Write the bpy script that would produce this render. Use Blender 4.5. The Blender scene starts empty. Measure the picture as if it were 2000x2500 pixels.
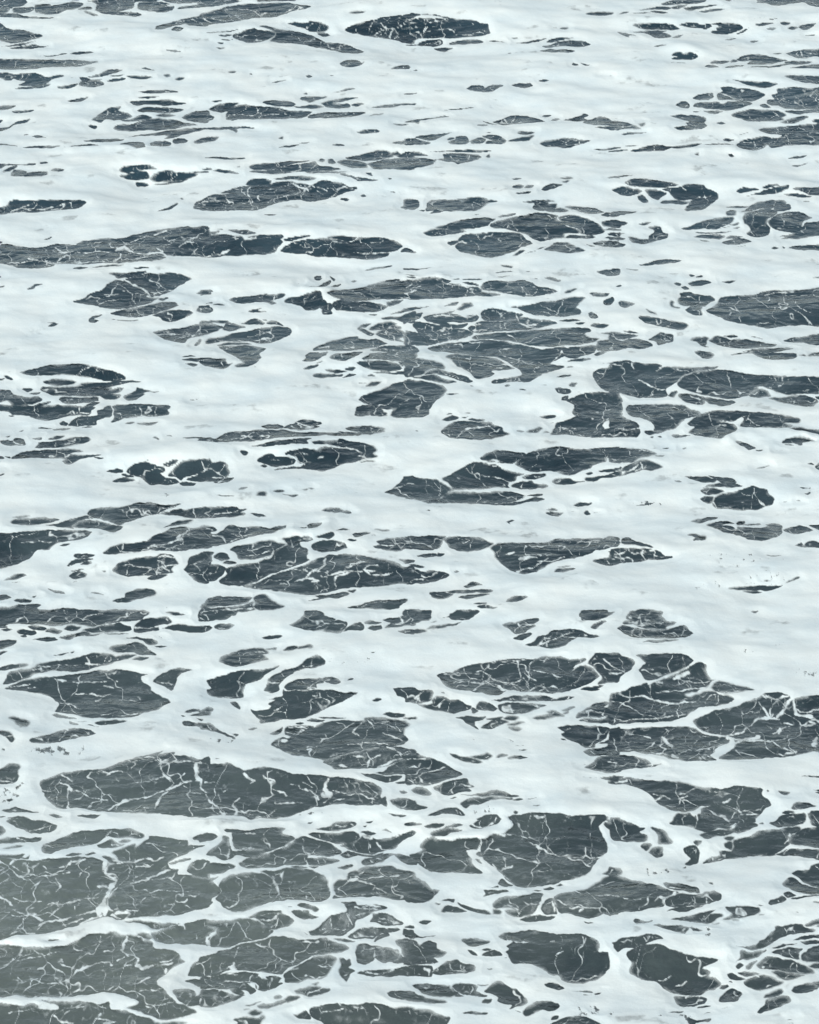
import bpy, math
import numpy as np

# ------------------------------------------------------------------ camera, sky, sun, exposure
sc = bpy.context.scene
R = math.radians
CAM_H = 30.0                       # metres above the water (a headland)
DEP = R(24.0)                      # how far the camera looks down
VFOV = R(13.5)
PW, PH = 2000.0, 2500.0            # the survey below is written in photograph pixels
FPX = PH / 2 / math.tan(VFOV / 2)

cam_data = bpy.data.cameras.new('camera')
cam = bpy.data.objects.new('camera', cam_data)
sc.collection.objects.link(cam)
cam.location = (0, 0, CAM_H)
cam.rotation_euler = (R(90) - DEP, 0, 0)
cam_data.sensor_fit = 'VERTICAL'
cam_data.angle = VFOV
cam_data.clip_start = 0.5
cam_data.clip_end = 20000
sc.camera = cam

SUN_EL, SUN_AZ = R(33), R(215)     # hazy sun behind thin cloud, behind the camera and to the left
world = bpy.data.worlds.new('World')
sc.world = world
world.use_nodes = True
wn, wl = world.node_tree.nodes, world.node_tree.links
bg = wn['Background']
sky = wn.new('ShaderNodeTexSky')
sky.sky_type = 'NISHITA'
sky.sun_disc = False
sky.sun_elevation = SUN_EL
sky.sun_rotation = SUN_AZ
sky.air_density = 1.0
sky.dust_density = 1.0
sky.ozone_density = 1.0
hsv = wn.new('ShaderNodeHueSaturation')       # cloud cover greys the sky all round
hsv.inputs['Saturation'].default_value = 0.36
wl.new(sky.outputs[0], hsv.inputs['Color'])
tnt = wn.new('ShaderNodeMix')
tnt.data_type = 'RGBA'
tnt.blend_type = 'MULTIPLY'
tnt.inputs['Factor'].default_value = 1.0
tnt.inputs['B'].default_value = (.94, 1.01, .98, 1)
wl.new(hsv.outputs[0], tnt.inputs['A'])
wl.new(tnt.outputs['Result'], bg.inputs['Color'])
bg.inputs['Strength'].default_value = 0.115

sun_data = bpy.data.lights.new('sun', 'SUN')
sun_data.energy = 1.3
sun_data.angle = R(25)
sun_data.color = (1.0, 0.99, 0.95)
sun = bpy.data.objects.new('sun', sun_data)
sc.collection.objects.link(sun)
sun.rotation_euler = (R(90) - SUN_EL, 0, math.pi - SUN_AZ)

vs = sc.view_settings
vs.view_transform = 'Standard'
vs.look = 'None'
vs.exposure = 0.57
vs.gamma = 1.0
vs.use_curve_mapping = False
sc.cycles.max_bounces = 8
sc.cycles.transparent_max_bounces = 12

# ------------------------------------------------------------------ survey of the foam
# One block per tile: "@ x y" is the tile's corner in photograph pixels, coordinates inside
# a tile run 0..1725 over 500 px. p = open water, s = strand of foam (width first),
# v = thin milky veil of foam, g = worn patch in the foam (centre, radii, amount).
SURVEY = """
@ 0 0
p -40,-30 210,-30 225,20 190,45 110,60 95,70 0,75 -40,75
p -40,80 80,72 60,100 0,120 -40,115
p 115,65 230,55 290,60 285,90 240,105 120,105
p 295,35 420,30 440,45 600,15 700,25 690,50 640,75 560,90 480,120 380,120 305,105 300,70
p 700,-30 1390,-30 1340,0 1150,15 1130,60 1100,75 930,110 810,85 815,35 770,15
p 1175,20 1290,5 1440,35 1340,70 1240,85 1165,75
p 1360,-30 1760,-30 1760,15 1440,25
p 720,95 800,110 835,125 790,130 720,105
p 870,110 1100,100 1200,115 1140,138 1010,125
p 1240,90 1370,60 1475,50 1460,80 1380,100 1300,95
p 1500,75 1560,45 1725,35 1760,40 1760,55 1600,65
p 670,75 760,50 770,75 710,82
p -40,112 120,108 200,130 330,140 460,148 380,155 200,150 0,138 -40,130
p -40,185 0,195 60,235 200,250 310,285 340,285 365,300 330,320 270,330 180,355 90,362 0,335 -40,330
p 10,395 100,378 250,350 310,340 200,375 100,390
p 80,408 200,385 290,370 330,385 405,385 330,400 250,410
p 330,468 450,460 550,448 570,452 450,468
p 600,450 670,432 790,435 740,448 650,455
p -40,490 160,503 330,498 480,500 700,505 770,520 820,518 760,535 680,555 570,560 420,565 200,585 0,580 -40,580
p 1310,240 1350,210 1470,175 1590,148 1725,130 1760,125 1760,215 1640,215 1600,215 1560,200 1480,215 1380,245
p 1440,255 1480,225 1550,235 1510,260
p 1405,425 1440,415 1520,432 1480,438
p -40,618 50,605 130,625 180,615 290,610 340,625 405,645 480,630 540,635 520,650 440,665 390,700 300,715 210,720 150,715 210,685 170,675 120,660 100,675 50,680 0,655 -40,650
p 120,755 160,735 250,725 320,710 425,700 410,720 330,735 230,745
p 590,650 700,650 770,635 860,605 920,585 1030,580 1000,600 900,625 830,645 750,650
p 490,725 560,720 655,705 645,725 590,742 520,742
p 670,715 690,680 760,675 850,675 885,708 800,730 720,735
p 670,655 720,645 760,665 860,660 830,675 700,680
p 905,680 960,660 1060,658 1030,680 940,688
p 1065,645 1130,632 1280,645 1230,665 1150,662
p 1190,575 1230,570 1300,590 1230,588
p 920,635 1050,625 1000,640
p 1380,630 1415,625 1430,640 1400,645
p 1480,665 1510,645 1560,648 1530,668
p 570,850 650,825 750,820 700,845 640,855
p -40,890 130,885 110,905 40,922 -40,918
p 105,935 200,925 290,925 240,945 140,950
p 0,1010 25,1015 0,1035 -40,1035 -40,1005
p 0,1075 90,1065 150,1025 250,1000 210,1035 150,1045 50,1090 0,1105 -40,1105 -40,1080
p 1165,768 1290,755 1420,755 1505,768 1440,780 1300,788 1220,778
p 1165,812 1250,805 1340,818 1260,828 1190,822
p 1095,855 1130,842 1220,840 1300,845 1420,835 1500,855 1580,862 1500,878 1400,888 1300,880 1230,875 1170,882 1120,875
p 1155,930 1220,900 1350,900 1500,905 1550,918 1480,940 1380,952 1280,940 1200,945
p 780,1005 850,960 920,905 1000,895 1020,900 1000,935 1070,945 1110,978 1040,1005 960,1015 900,1000 850,1025
p 1010,1010 1100,1000 1160,970 1230,965 1275,992 1180,1012 1060,1022
p 1310,965 1400,955 1480,965 1420,980 1340,978
p 955,1080 1010,1050 1120,1040 1250,1000 1340,990 1400,1005 1480,1008 1560,1030 1660,1052 1540,1065 1460,1085 1330,1095 1200,1095 1100,1105 1010,1100
p 740,1055 820,1055 800,1085 770,1075
p 1535,985 1600,950 1700,930 1760,935 1760,1030 1680,1035 1580,1015
p 1080,1145 1250,1130 1400,1100 1600,1080 1760,1075 1760,1082 1640,1110 1540,1130 1450,1160 1380,1165 1420,1140 1250,1145
p 690,1190 830,1170 1050,1172 960,1192 800,1195
p 990,1212 1100,1195 1210,1195 1220,1240 1160,1252 1110,1230 1060,1218
p 1265,1205 1300,1185 1400,1180 1450,1205 1420,1235 1290,1235
p 1460,1175 1530,1160 1590,1185 1570,1205 1480,1215
p 1640,1185 1760,1150 1760,1190 1660,1205
p -40,1210 20,1213 150,1228 30,1222 -40,1218
p 200,1240 290,1228 420,1220 520,1228 430,1242 300,1244
p 550,1235 680,1222 750,1212 830,1225 700,1232
p 270,1152 320,1142 380,1155 320,1163
p 190,1138 220,1130 235,1135
p -40,1380 40,1378 160,1380 300,1370 290,1388 160,1385 50,1395 20,1415 -40,1420
p 30,1440 120,1390 150,1395 80,1440
p 95,1475 110,1430 170,1425 225,1440 190,1475 140,1480
p 190,1472 220,1450 380,1445 395,1460 350,1478 230,1482
p 430,1430 470,1415 550,1425 500,1440
p 330,1365 380,1362 400,1375 340,1378
p 1010,1425 1060,1395 1180,1388 1270,1395 1320,1425 1240,1430 1150,1440 1050,1448
p 1005,1475 1090,1455 1160,1445 1240,1450 1255,1500 1220,1510 1120,1510 1050,1495
p 1265,1505 1300,1465 1370,1435 1440,1428 1490,1445 1620,1455 1670,1468 1630,1490 1560,1510 1480,1525 1380,1520 1310,1528
p 1310,1548 1400,1535 1500,1525 1590,1500 1540,1530 1420,1545
p 1600,1445 1725,1438 1760,1438 1760,1450 1660,1455
p 1130,1535 1190,1535 1260,1555 1220,1572 1160,1568
p 1520,1675 1535,1665 1545,1678
p -40,1760 70,1725 200,1705 330,1690 380,1692 330,1710 250,1725 250,1760
p 390,1720 480,1690 600,1680 690,1680 725,1700 680,1720 560,1760 380,1760
p 1635,1725 1660,1690 1725,1670 1760,1665 1760,1760 1640,1760
@ 0 1000
p -40,-40 270,-40 260,20 230,40 180,25 120,30 60,10 -40,0
p 70,50 110,45 135,55 90,60
p 260,60 280,20 330,-40 640,-40 650,5 600,40 530,65 460,80 400,98 320,85
p 580,130 620,80 690,55 780,50 830,35 830,0 900,-10 920,0 900,50 820,85 815,120 740,132 640,135
p 495,115 530,98 570,115 560,135 510,132
p 630,10 700,-20 800,-20 760,10
s 14 640,20 720,25 820,30
p 935,105 960,70 960,0 980,-40 1420,-40 1400,10 1320,45 1210,50 1130,65 1050,70 980,95
s 14 1020,75 1080,55 1200,50
s 12 1170,-20 1200,40
s 8 1200,50 1320,40
p 320,155 370,147 430,155 380,160
p 430,165 500,155 600,155 550,175 480,172
p 690,150 750,138 780,140 720,152
p 1060,120 1110,105 1140,112 1100,125
p 1165,115 1230,103 1330,105 1280,125 1210,125
p 1295,235 1320,232 1345,255
p 1410,215 1440,213 1450,220
p 1520,235 1600,230 1770,228 1770,242 1600,240
p 1640,268 1700,250 1770,245 1770,272
p 165,180 200,165 190,178
p 5,260 60,250 100,255 130,235 180,240 205,270 200,305 140,300 60,295 15,285
p 50,220 90,212 70,232
s 12 100,255 150,290 180,300
p 275,240 350,230 350,250
p 410,245 460,222 540,220 500,238
p 290,320 330,290 330,275 420,262 540,245 640,228 740,222 765,250 740,270 620,295 480,312 380,318
s 14 560,270 640,265
p 100,408 140,375 230,350 330,338 460,328 580,325 660,345 695,355 620,365 600,385 560,390 640,385 740,380 850,380 760,400 690,410 640,430 580,460 520,440 550,420 450,410 370,400 260,402 190,410
s 14 540,400 600,375 680,370
p -40,385 20,385 45,410 -10,415 -40,412
p 50,390 90,390 85,405
p 780,398 870,410 820,418
p -40,540 40,535 20,548 -40,552
p 890,505 950,500 1000,492 1040,500 1030,525 960,528 900,518
p 1010,550 1060,540 1150,555 1080,568
p 945,605 1000,580 1060,570 1145,588 1090,610 1030,620
p 1065,520 1110,470 1200,440 1300,455 1380,480 1390,510 1350,530 1400,560 1480,580 1510,605 1450,625 1350,625 1270,635 1225,600 1200,570 1130,550
p 1370,460 1420,430 1490,420 1480,450 1420,475
p 1440,510 1480,465 1530,430 1600,418 1770,412 1770,500 1680,530 1560,560 1530,585 1470,560 1420,545
p 1570,580 1640,550 1770,520 1770,600 1680,605
p 1510,615 1560,602 1660,615 1640,640 1540,635
p 1240,428 1265,430
g 340,700 130 25 .5
g 1400,740 140 40 .4
p 735,880 760,845 900,820 1080,805 1150,780 1290,778 1360,800 1460,800 1540,785 1480,815 1400,840 1340,880 1250,900 1160,930 1060,950 1000,965 900,930 800,910
s 12 1210,835 1220,860 1290,885
s 12 1310,890 1400,840 1500,805
p 105,895 160,888 240,888 170,898
p 85,940 140,910 260,910 380,908 500,915 470,935 350,960 220,970 110,960
p 385,972 480,955 560,930 680,900 740,895 790,915 720,925 660,945 610,985 620,1000 540,998 470,978
p 610,980 680,935 760,930 850,935 960,960 1030,980 980,1020 920,1028 850,1000 760,1000 670,992
s 12 760,905 850,935 950,955 1020,975
p 1340,885 1440,845 1560,832 1770,825 1770,905 1640,915 1560,905 1460,890
s 12 1640,835 1650,910
s 10 1400,860 1470,840
p 1380,985 1440,960 1500,935 1630,935 1560,965 1470,970
p -40,1045 80,1035 280,1022 390,1015 420,1008 520,1015 680,1015 775,1030 740,1065 620,1100 500,1120 440,1150 410,1180 330,1185 280,1220 240,1260 130,1300 0,1345 -40,1355
s 10 180,1110 300,1108
s 9 330,1100 400,1120 480,1110
p 500,1150 540,1130 600,1125 560,1145
p 860,1195 920,1160 1030,1130 1120,1125 1240,1100 1280,1060 1380,1020 1450,995 1540,985 1600,1005 1680,985 1770,985 1770,1160 1640,1170 1500,1185 1350,1190 1240,1190 1120,1205 980,1215 910,1220
s 14 1000,1185 1100,1200 1220,1180 1270,1145 1380,1120 1520,1090 1570,1030 1590,1015
s 10 1030,1130 1015,1190
s 9 1240,1160 1380,1145 1530,1165
s 12 1540,985 1600,1015
s 9 1600,1035 1700,1050
p 615,1240 630,1215 740,1205 800,1220 750,1240 660,1255
p 590,1290 600,1270 660,1258 780,1245 770,1265 660,1285 600,1310
p 680,1298 720,1275 770,1278 770,1300 720,1308
p 570,1310 585,1290 590,1315
p 605,1352 660,1342 710,1345 650,1355
p 585,1405 610,1370 660,1358 740,1382 720,1410 640,1425
s 10 650,1390 680,1375
p 625,1450 650,1442
p 865,1360 890,1358 890,1370
p 950,1355 980,1320 1000,1290 1080,1260 1150,1245 1300,1235 1340,1220 1440,1218 1470,1245 1500,1290 1460,1310 1440,1345 1460,1365 1370,1380 1200,1395 1080,1400 1000,1385
s 10 1040,1305 1100,1292 1200,1305 1280,1325 1310,1375
s 10 1310,1340 1380,1325 1400,1315 1370,1275 1330,1260
s 12 1330,1235 1400,1230 1490,1260
s 9 1400,1310 1480,1305
s 10 1310,1350 1360,1370
p 1240,1415 1290,1388 1400,1388 1390,1410 1330,1430 1270,1428
p 1550,1335 1580,1290 1590,1245 1640,1225 1770,1200 1770,1460 1660,1455 1620,1415 1580,1365
s 9 1550,1370 1620,1355
p 35,1440 100,1400 140,1375 200,1370 230,1390 170,1415 100,1430
p 100,1455 180,1445 140,1455
p -40,1400 0,1400 -10,1415
p 395,1500 440,1510 520,1525 545,1552 490,1545 440,1530
p -40,1555 50,1555 100,1580 40,1595 -40,1598
p 265,1570 310,1562 290,1580
p 110,1610 140,1592 270,1598 250,1622 180,1622
p 945,1610 1040,1580 1060,1545 1140,1520 1230,1502 1310,1520 1315,1545 1240,1575 1140,1605 1050,1630
p 770,1545 820,1535 880,1555 820,1550
p -40,1670 60,1665 180,1640 350,1640 310,1670 380,1680 540,1668 680,1690 800,1690 885,1690 860,1712 720,1720 680,1770 -40,1770
p 750,1770 800,1718 950,1708 1050,1715 1050,1770
p 1090,1770 1090,1712 1180,1702 1230,1700 1200,1770
p 1690,1695 1710,1640 1770,1625 1770,1690
p 1400,1705 1480,1705 1530,1725 1480,1728
g 1500,1680 150 35 .4
@ 0 1500
p -40,-40 1200,-40 1200,30 1100,50 1000,60 900,70 780,95 660,75 560,90 460,100 400,85 250,85 160,85 90,80 40,95 -40,95
s 22 140,70 160,40 190,20
s 11 390,70 440,20 480,0
s 10 540,20 580,60
s 12 690,40 740,10 880,-20
s 22 1065,-20 1070,10
s 12 1010,60 1070,25 1100,-20
p -40,100 50,95 60,110 0,115 -40,115
p 10,128 60,118 105,130 60,138
p 130,145 170,125 240,130 300,130 320,150 290,165 220,165 160,162
p 170,180 210,165 230,180 200,188
p 390,140 430,112 490,120 530,140 480,158
p 230,105 300,88 400,110 370,130
p 540,120 600,90 680,100 660,130 590,140
p 700,135 760,110 900,80 1000,65 1040,85 1110,95 1110,125 980,140 860,150 780,150
p 285,205 370,185 450,185 510,212 430,222 350,210
p 510,190 560,175 660,155 740,145 760,165 660,190 570,215
p 680,185 760,168 860,165 740,185
p 895,160 1000,150 1080,155 940,168
p 1130,140 1150,80 1220,40 1320,22 1410,22 1450,75 1340,90 1340,130 1260,145 1180,150
s 12 1150,110 1260,115 1330,95
p 1365,115 1420,100 1530,88 1640,92 1770,90 1770,140 1600,148 1470,140
p 1440,0 1500,-10 1560,8 1500,10
p -40,215 60,205 130,215 120,245 50,275 0,295 -40,298
p -40,325 50,312 10,345 -40,365
p 1060,190 1150,188 1200,200 1290,205 1340,230 1300,250 1250,248 1190,215
p 1300,258 1360,252 1420,260 1350,270
p 1340,185 1370,192
p 925,292 970,255 1060,238 1140,230 1220,250 1270,290 1315,335 1240,340 1160,335 1120,315 1040,315
p 450,335 520,325 570,318 520,340
p 580,315 630,308 600,322
p 25,570 60,510 80,475 160,460 260,455 320,415 400,395 520,375 640,352 760,335 850,330 960,340 980,350 1060,340 1150,345 1080,370 980,395 940,415 840,440 740,465 620,478 480,475 380,480 290,490 240,520 160,550 80,575 30,580
s 14 270,470 330,450 340,470 470,470 
s 12 300,435 430,425 560,415 700,420
s 14 720,410 760,420 820,425
s 14 930,350 930,385 910,400
s 10 480,460 500,430
p 1115,380 1180,358 1260,358 1190,380
p -40,460 40,430 110,412 220,420 210,438 100,450 0,465 -40,468
p 40,620 90,590 180,555 250,535 300,530 400,522 500,515 620,500 720,495 820,470 920,468 1000,460 1100,475 1180,495 1260,505 1200,520 1210,560 1280,610 1280,635 1320,660 1360,690 1410,710 1430,740 1380,760 1330,805 1240,825 1140,850 1020,870 920,875 820,880 700,868 600,840 480,820 500,770 490,740 420,700 350,670 230,645 130,635
s 14 60,615 170,590 250,570
s 20 490,545 560,555
s 12 630,555 760,565 900,555
s 14 230,610 300,595
s 10 640,660 730,670 850,680 940,660
s 9 500,740 600,750 680,790
s 11 1180,680 1200,715
s 9 1000,715 1100,720 1190,740
s 8 800,725 850,690
s 9 850,850 920,840 950,810
s 9 1020,850 1120,830 1240,820
s 16 980,550 990,560
s 10 880,590 960,605
p 1305,570 1340,520 1420,470 1480,448 1560,455 1615,465 1540,490 1510,520 1490,585 1470,620 1440,640 1390,610
s 9 1320,575 1400,570 1460,590
p 1545,825 1600,795 1680,782 1690,800 1600,820
p 1590,845 1680,820 1770,800 1770,845 1650,850
p 1530,910 1570,895 1640,915 1770,910 1770,965 1660,945 1550,930
p 1525,850 1560,860 1540,865
p 1640,870 1700,880 1690,895
p 440,850 490,840 560,860 640,885 560,880 480,870
p 575,900 620,910 670,930 600,925
p 630,905 730,905
p 720,930 770,930 830,942
p 800,915 860,898 950,890 1065,895 960,925 860,932
p 70,872 140,868 240,905 230,935 180,940 130,910
p -40,970 50,972 110,990 130,1030 130,1050 100,1070 60,1030 20,1010 -40,990
s 10 -10,1000 60,1010 100,1000
p 260,1055 300,1030 370,1010 500,975 620,952 700,955 800,988 720,1018 600,1045 490,1065 380,1080 280,1075
s 10 270,1030 440,1065
s 12 580,1045 620,1010 700,1020
s 10 540,960 580,975
g 400,1150 420 60 .75
g 90,1500 140 110 .8
p -40,1330 20,1290 70,1260 130,1252 165,1275 150,1310 160,1350 130,1400 60,1390 -40,1390
p -40,1400 60,1400 130,1405 100,1415 -40,1425
p 55,1562 100,1552 115,1565 80,1575
p 20,1645 60,1630 150,1625 240,1655 325,1672 220,1675 100,1670
p -40,1690 60,1695 30,1705 -40,1705
p 415,1690 470,1690 535,1712 470,1715
p 650,1700 740,1690 850,1690 800,1720 700,1712
p 60,1720 160,1708 240,1722
p 340,1440 350,1400 430,1355 530,1330 640,1325 800,1305 900,1290 980,1255 1070,1225 1150,1195 1300,1165 1380,1150 1350,1175 1470,1170 1460,1190 1580,1185 1700,1215 1770,1215 1770,1685 1600,1692 1460,1690 1300,1672 1100,1670 900,1655 780,1648 640,1628 560,1630 480,1620 400,1550 370,1500
s 22 550,1425 590,1480 610,1500
s 18 500,1410 560,1430 580,1510 570,1600 590,1625
s 12 610,1495 700,1490 800,1530 900,1555
s 20 920,1635 980,1590 1120,1560
s 24 980,1590 1080,1570
s 20 1100,1560 1240,1530 1370,1480
s 20 1300,1620 1330,1570 1360,1530 1420,1480
s 34 1400,1470 1500,1430 1520,1410
s 20 1420,1450 1450,1400 1390,1340 1350,1280 1340,1200
s 30 1370,1330 1420,1390
s 16 1350,1290 1440,1240 1600,1225 1700,1240
s 14 1480,1450 1600,1390 1680,1370
s 36 1670,1250 1670,1350 1690,1380
s 16 1690,1370 1700,1460 1725,1500
s 16 1090,1280 1140,1240 1080,1220
s 14 900,1335 960,1310 1020,1320
s 10 980,1370 1000,1390
s 12 1120,1415 1250,1395 1380,1365
s 14 500,1345 560,1375 600,1390
s 12 1210,1615 1300,1615
s 14 780,1645 880,1605
s 10 360,1480 440,1480 480,1460
s 12 1180,1200 1260,1190 1330,1200
s 12 1440,1175 1500,1220
s 9 920,1330 840,1310
s 8 700,1445 720,1480
s 12 1560,1440 1590,1450
s 8 1620,1490 1680,1510
s 8 1480,1370 1560,1320
@ 0 2000
p 60,20 130,-5 280,0 400,15 480,50 460,85 380,108 260,105 190,75 110,50
s 10 250,80 300,60 440,45
p -40,55 20,65 60,105 20,125 -40,130
p -40,170 60,148 150,138 250,150 350,145 340,180 240,190 100,185 -40,195
s 9 150,145 230,170
p 40,240 140,218 200,220 120,240
p 350,225 420,195 520,155 620,110 700,90 850,82 1050,72 1140,90 1220,120 1200,150 1080,150 960,155 900,145 850,180 790,210 700,225 560,245 470,265 420,285 370,270
s 12 890,150 930,90
s 14 360,215 460,225
s 18 880,160 930,150
p 820,215 880,195 940,170 980,195 1050,210 1000,225 920,240 850,235
s 8 940,210 1050,215
p 1000,185 1040,165 1100,172 1060,190
p 720,290 780,272 810,285 750,298
p 560,300 620,278 690,285 660,300 600,305
p 150,320 200,330 240,300 220,335 160,330
p -40,300 60,310 200,300 150,335 0,330 -40,330
p -40,350 100,345 260,345 400,320 560,320 640,310 780,320 860,360 910,375 880,420 900,455 980,460 1000,500 1000,540 950,600 910,650 920,700 900,745 980,760 1060,755 1080,800 1030,850 920,820 820,840 720,880 640,900 520,930 400,950 240,980 100,985 -40,990
s 9 0,420 40,400 90,370
s 22 90,370 110,340
s 10 110,390 180,430 300,460
s 10 180,480 280,460 330,470 440,465
s 16 360,370 390,405
s 18 430,465 490,460
s 22 480,490 500,525
s 14 510,540 510,570 480,605
s 22 500,395 570,370 600,340
s 20 640,360 720,330
s 12 680,465 680,440 760,405
s 12 0,520 70,480
s 9 270,570 370,505
s 10 540,440 580,430
s 30 880,430 900,380 870,350
s 24 880,440 930,465 980,465
s 60 930,560 970,520
s 30 840,540 880,550
s 36 960,480 980,500
s 50 930,560 900,640 880,680
s 56 880,680 850,740 830,790
s 50 870,700 900,760 900,800
s 14 400,715 530,710 640,685 750,665 850,660
s 22 0,640 60,665 115,705
s 14 110,740 190,770 250,800
s 26 200,790 300,810 360,850
s 14 410,810 440,770 520,720
s 34 350,880 430,850 520,840 590,825
s 20 330,915 380,870
s 14 90,795 150,805 190,800 180,850 140,900
s 26 80,960 140,925
s 40 230,950 300,960
s 26 640,800 720,780 800,760
s 36 680,880 780,830 860,800
s 9 520,890 600,870 680,830
s 30 960,800 1000,820
s 40 1000,790 1060,780
s 14 1080,760 1160,745
s 8 130,645 260,690 340,695
s 8 630,720 640,750
s 9 240,740 280,740
p 380,1025 440,1018 500,1022 440,1030
p 640,800 740,780 830,785 820,805 720,815 650,830 600,870 520,900 500,890
p 860,310 890,305 950,330 980,350 1000,360 920,360
p 945,270 1020,245 1140,205 1150,235 1250,150 1260,125 1400,145 1540,165 1590,165 1590,205 1650,210 1725,225 1640,245 1580,280 1500,320 1420,360 1430,400 1380,430 1300,450 1230,490 1180,540 1300,560 1500,600 1770,600 1770,740 1640,770 1500,800 1380,810 1220,820 1080,830 1100,790 1080,760 990,770 920,710 930,640 980,580 1010,530 980,450 910,440 920,390 980,360 1100,355 1000,340 980,310
s 20 990,350 1120,350 1200,335 1320,320
s 14 1300,325 1390,295
s 14 940,320 990,330
s 16 1110,545 1220,510 1260,470
s 24 1230,490 1320,450 1430,430
s 14 1150,395 1240,390 1270,360
s 18 1210,375 1250,380
s 10 1160,220 1130,260
s 18 1140,710 1220,655
s 12 1180,570 1280,610 1360,595 1440,588 1580,600
s 12 1600,630 1680,625
s 22 1550,690 1580,665
s 16 1460,685 1500,695 1560,690
s 12 1560,720 1600,745
s 12 1400,720 1460,710
s 9 1270,500 1440,480
p 1100,355 1300,330 1430,330 1420,370 1440,410 1500,425 1500,470 1640,480 1770,500 1770,640 1200,620 1100,540 980,560 1000,480 980,390
p 1620,150 1700,130 1770,130 1770,190 1660,175
p 1430,370 1520,340 1600,320 1610,330 1540,360 1460,380
p 1580,440 1590,390 1640,345 1770,340 1770,490 1640,480
p 1060,870 1120,860 1280,865 1440,865 1520,875 1480,895 1360,915 1280,920 1220,890
p 1160,980 1200,955 1260,965 1290,990 1240,1010
p 1280,960 1340,935 1450,890 1540,895 1560,870 1640,855 1770,850 1770,1060 1640,1045 1500,1045 1400,1050 1320,1020
s 30 1260,930 1340,925
s 14 1340,920 1450,890 1540,870
s 18 1540,870 1550,900
s 14 1660,960 1660,1020
p -40,1080 120,1075 220,1085 400,1075 540,1065 640,1025 740,975 860,955 960,955 1010,980 1070,985 1150,985 1210,1010 1290,1030 1300,1070 1330,1085 1460,1100 1510,1120 1520,1160 1555,1195 1500,1230 1430,1270 1380,1310 1310,1370 1370,1420 1440,1480 1500,1540 1560,1560 1640,1620 1640,1640 1500,1665 1380,1670 1280,1660 1160,1620 1060,1585 1150,1560 1160,1530 1100,1490 980,1460 860,1460 740,1470 620,1490 480,1500 340,1490 220,1490 120,1475 -40,1480
s 24 165,1150 190,1110 210,1085
s 12 0,1250 80,1220 120,1170
s 9 140,1185 320,1150 460,1120
s 16 500,1190 570,1220 620,1225
s 34 630,1280 660,1240 760,1225
s 18 740,1230 820,1210 940,1215
s 16 480,1370 560,1345 630,1290
s 12 160,1320 190,1360
s 12 240,1420 260,1390 270,1360 480,1360
s 24 1040,1080 1060,1000
s 24 1030,1080 1080,1140
s 20 1060,1110 1150,1170 1140,1220
s 34 1140,1215 1210,1260 1280,1240
s 18 1300,1225 1400,1210 1470,1190
s 14 1350,1195 1440,1170 1500,1130
s 24 1200,1350 1260,1335
s 10 1110,1375 1200,1355
s 24 910,1440 980,1400
s 20 500,1430 530,1460 510,1490
s 12 580,1480 670,1430 690,1400
s 20 150,1470 210,1465
s 18 1170,1445 1250,1435
s 9 1270,1430 1380,1420
s 18 1210,1570 1260,1570
s 10 1280,1560 1380,1540 1480,1530
s 30 1390,1290 1400,1250
s 20 1150,985 1220,1010 1300,1025
s 12 490,1185 540,1180
s 9 1030,1220 1100,1215
s 10 980,1190 1050,1150
s 9 620,1090 730,1110
s 9 870,1095 940,1105
p 1470,1450 1540,1430 1620,1430 1650,1455 1640,1500 1590,1550 1560,1555 1500,1500
p 1580,1570 1630,1510 1680,1460 1770,1450 1770,1560 1640,1570
s 16 1690,1550 1700,1480
p -40,1555 60,1550 200,1560 280,1550 340,1565 430,1540 560,1540 700,1530 840,1540 920,1525 940,1590 1040,1600 1130,1650 1260,1680 1300,1700 1290,1770 -40,1770
s 40 290,1500 440,1520
s 40 340,1570 480,1570
s 10 80,1620 200,1600 280,1575
s 20 460,1650 490,1700
s 40 500,1700 600,1715
s 12 540,1640 580,1610
s 20 840,1640 860,1620
s 14 820,1660 950,1690
s 30 890,1710 950,1700
s 18 830,1540 900,1580
s 12 640,1580 700,1570
p 1580,1320 1600,1270 1620,1220 1770,1150 1770,1320 1680,1320
p 1560,1360 1640,1345 1770,1340 1770,1400 1640,1390
p 350,1520 420,1510 400,1540
p 1300,1710 1420,1700 1560,1710 1580,1770 1300,1770
@ 0 500
p -40,30 60,15 120,-40 700,-40 690,10 600,35 480,48 230,58 100,70 0,78 -40,78
s 16 100,60 180,20 280,-20
s 14 300,30 450,20 540,-20
s 12 510,40 560,-10
s 12 190,20 250,35
p 1320,55 1400,25 1480,-10 1500,-10 1440,35
p 1630,10 1680,-40 1770,-40 1770,35 1680,30
p 370,293 420,270 430,275 400,293
p -40,310 20,315 20,330 90,328 150,342 260,355 380,350 480,325 600,330 640,335 660,320 710,298 860,282 980,282 1060,270 1200,235 1380,200 1500,190 1640,180 1770,185 1770,405 1500,430 1380,425 1390,445 1340,465 1200,470 1090,480 960,490 850,488 740,495 560,500 470,500 450,515 350,530 260,535 150,530 100,510 0,485 -40,488
s 14 -10,335 20,318
s 18 500,395 560,385 610,380
s 16 490,480 500,450 550,420 580,430 580,465
s 14 60,490 180,480 300,462 420,478 500,490 650,482 880,478
s 14 540,400 560,430
s 30 990,375 1045,355 1080,375
s 18 1060,370 1150,400 1260,405 1350,395 1400,425
s 14 940,470 1010,430 1030,405
s 13 1090,315 1160,280 1260,255
s 18 1310,245 1400,205
s 12 1530,350 1580,300 1640,270 1700,270
s 16 1320,355 1360,380 1360,410
s 10 1600,420 1660,360
s 10 930,300 950,340 1000,350
s 10 1120,470 1200,430 1320,420 1390,440
s 10 230,400 240,440 290,460
s 8 620,400 850,390 960,390
s 9 480,400 580,430 470,350 560,330
p 500,495 560,480 700,482 860,480 750,495 600,500
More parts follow.
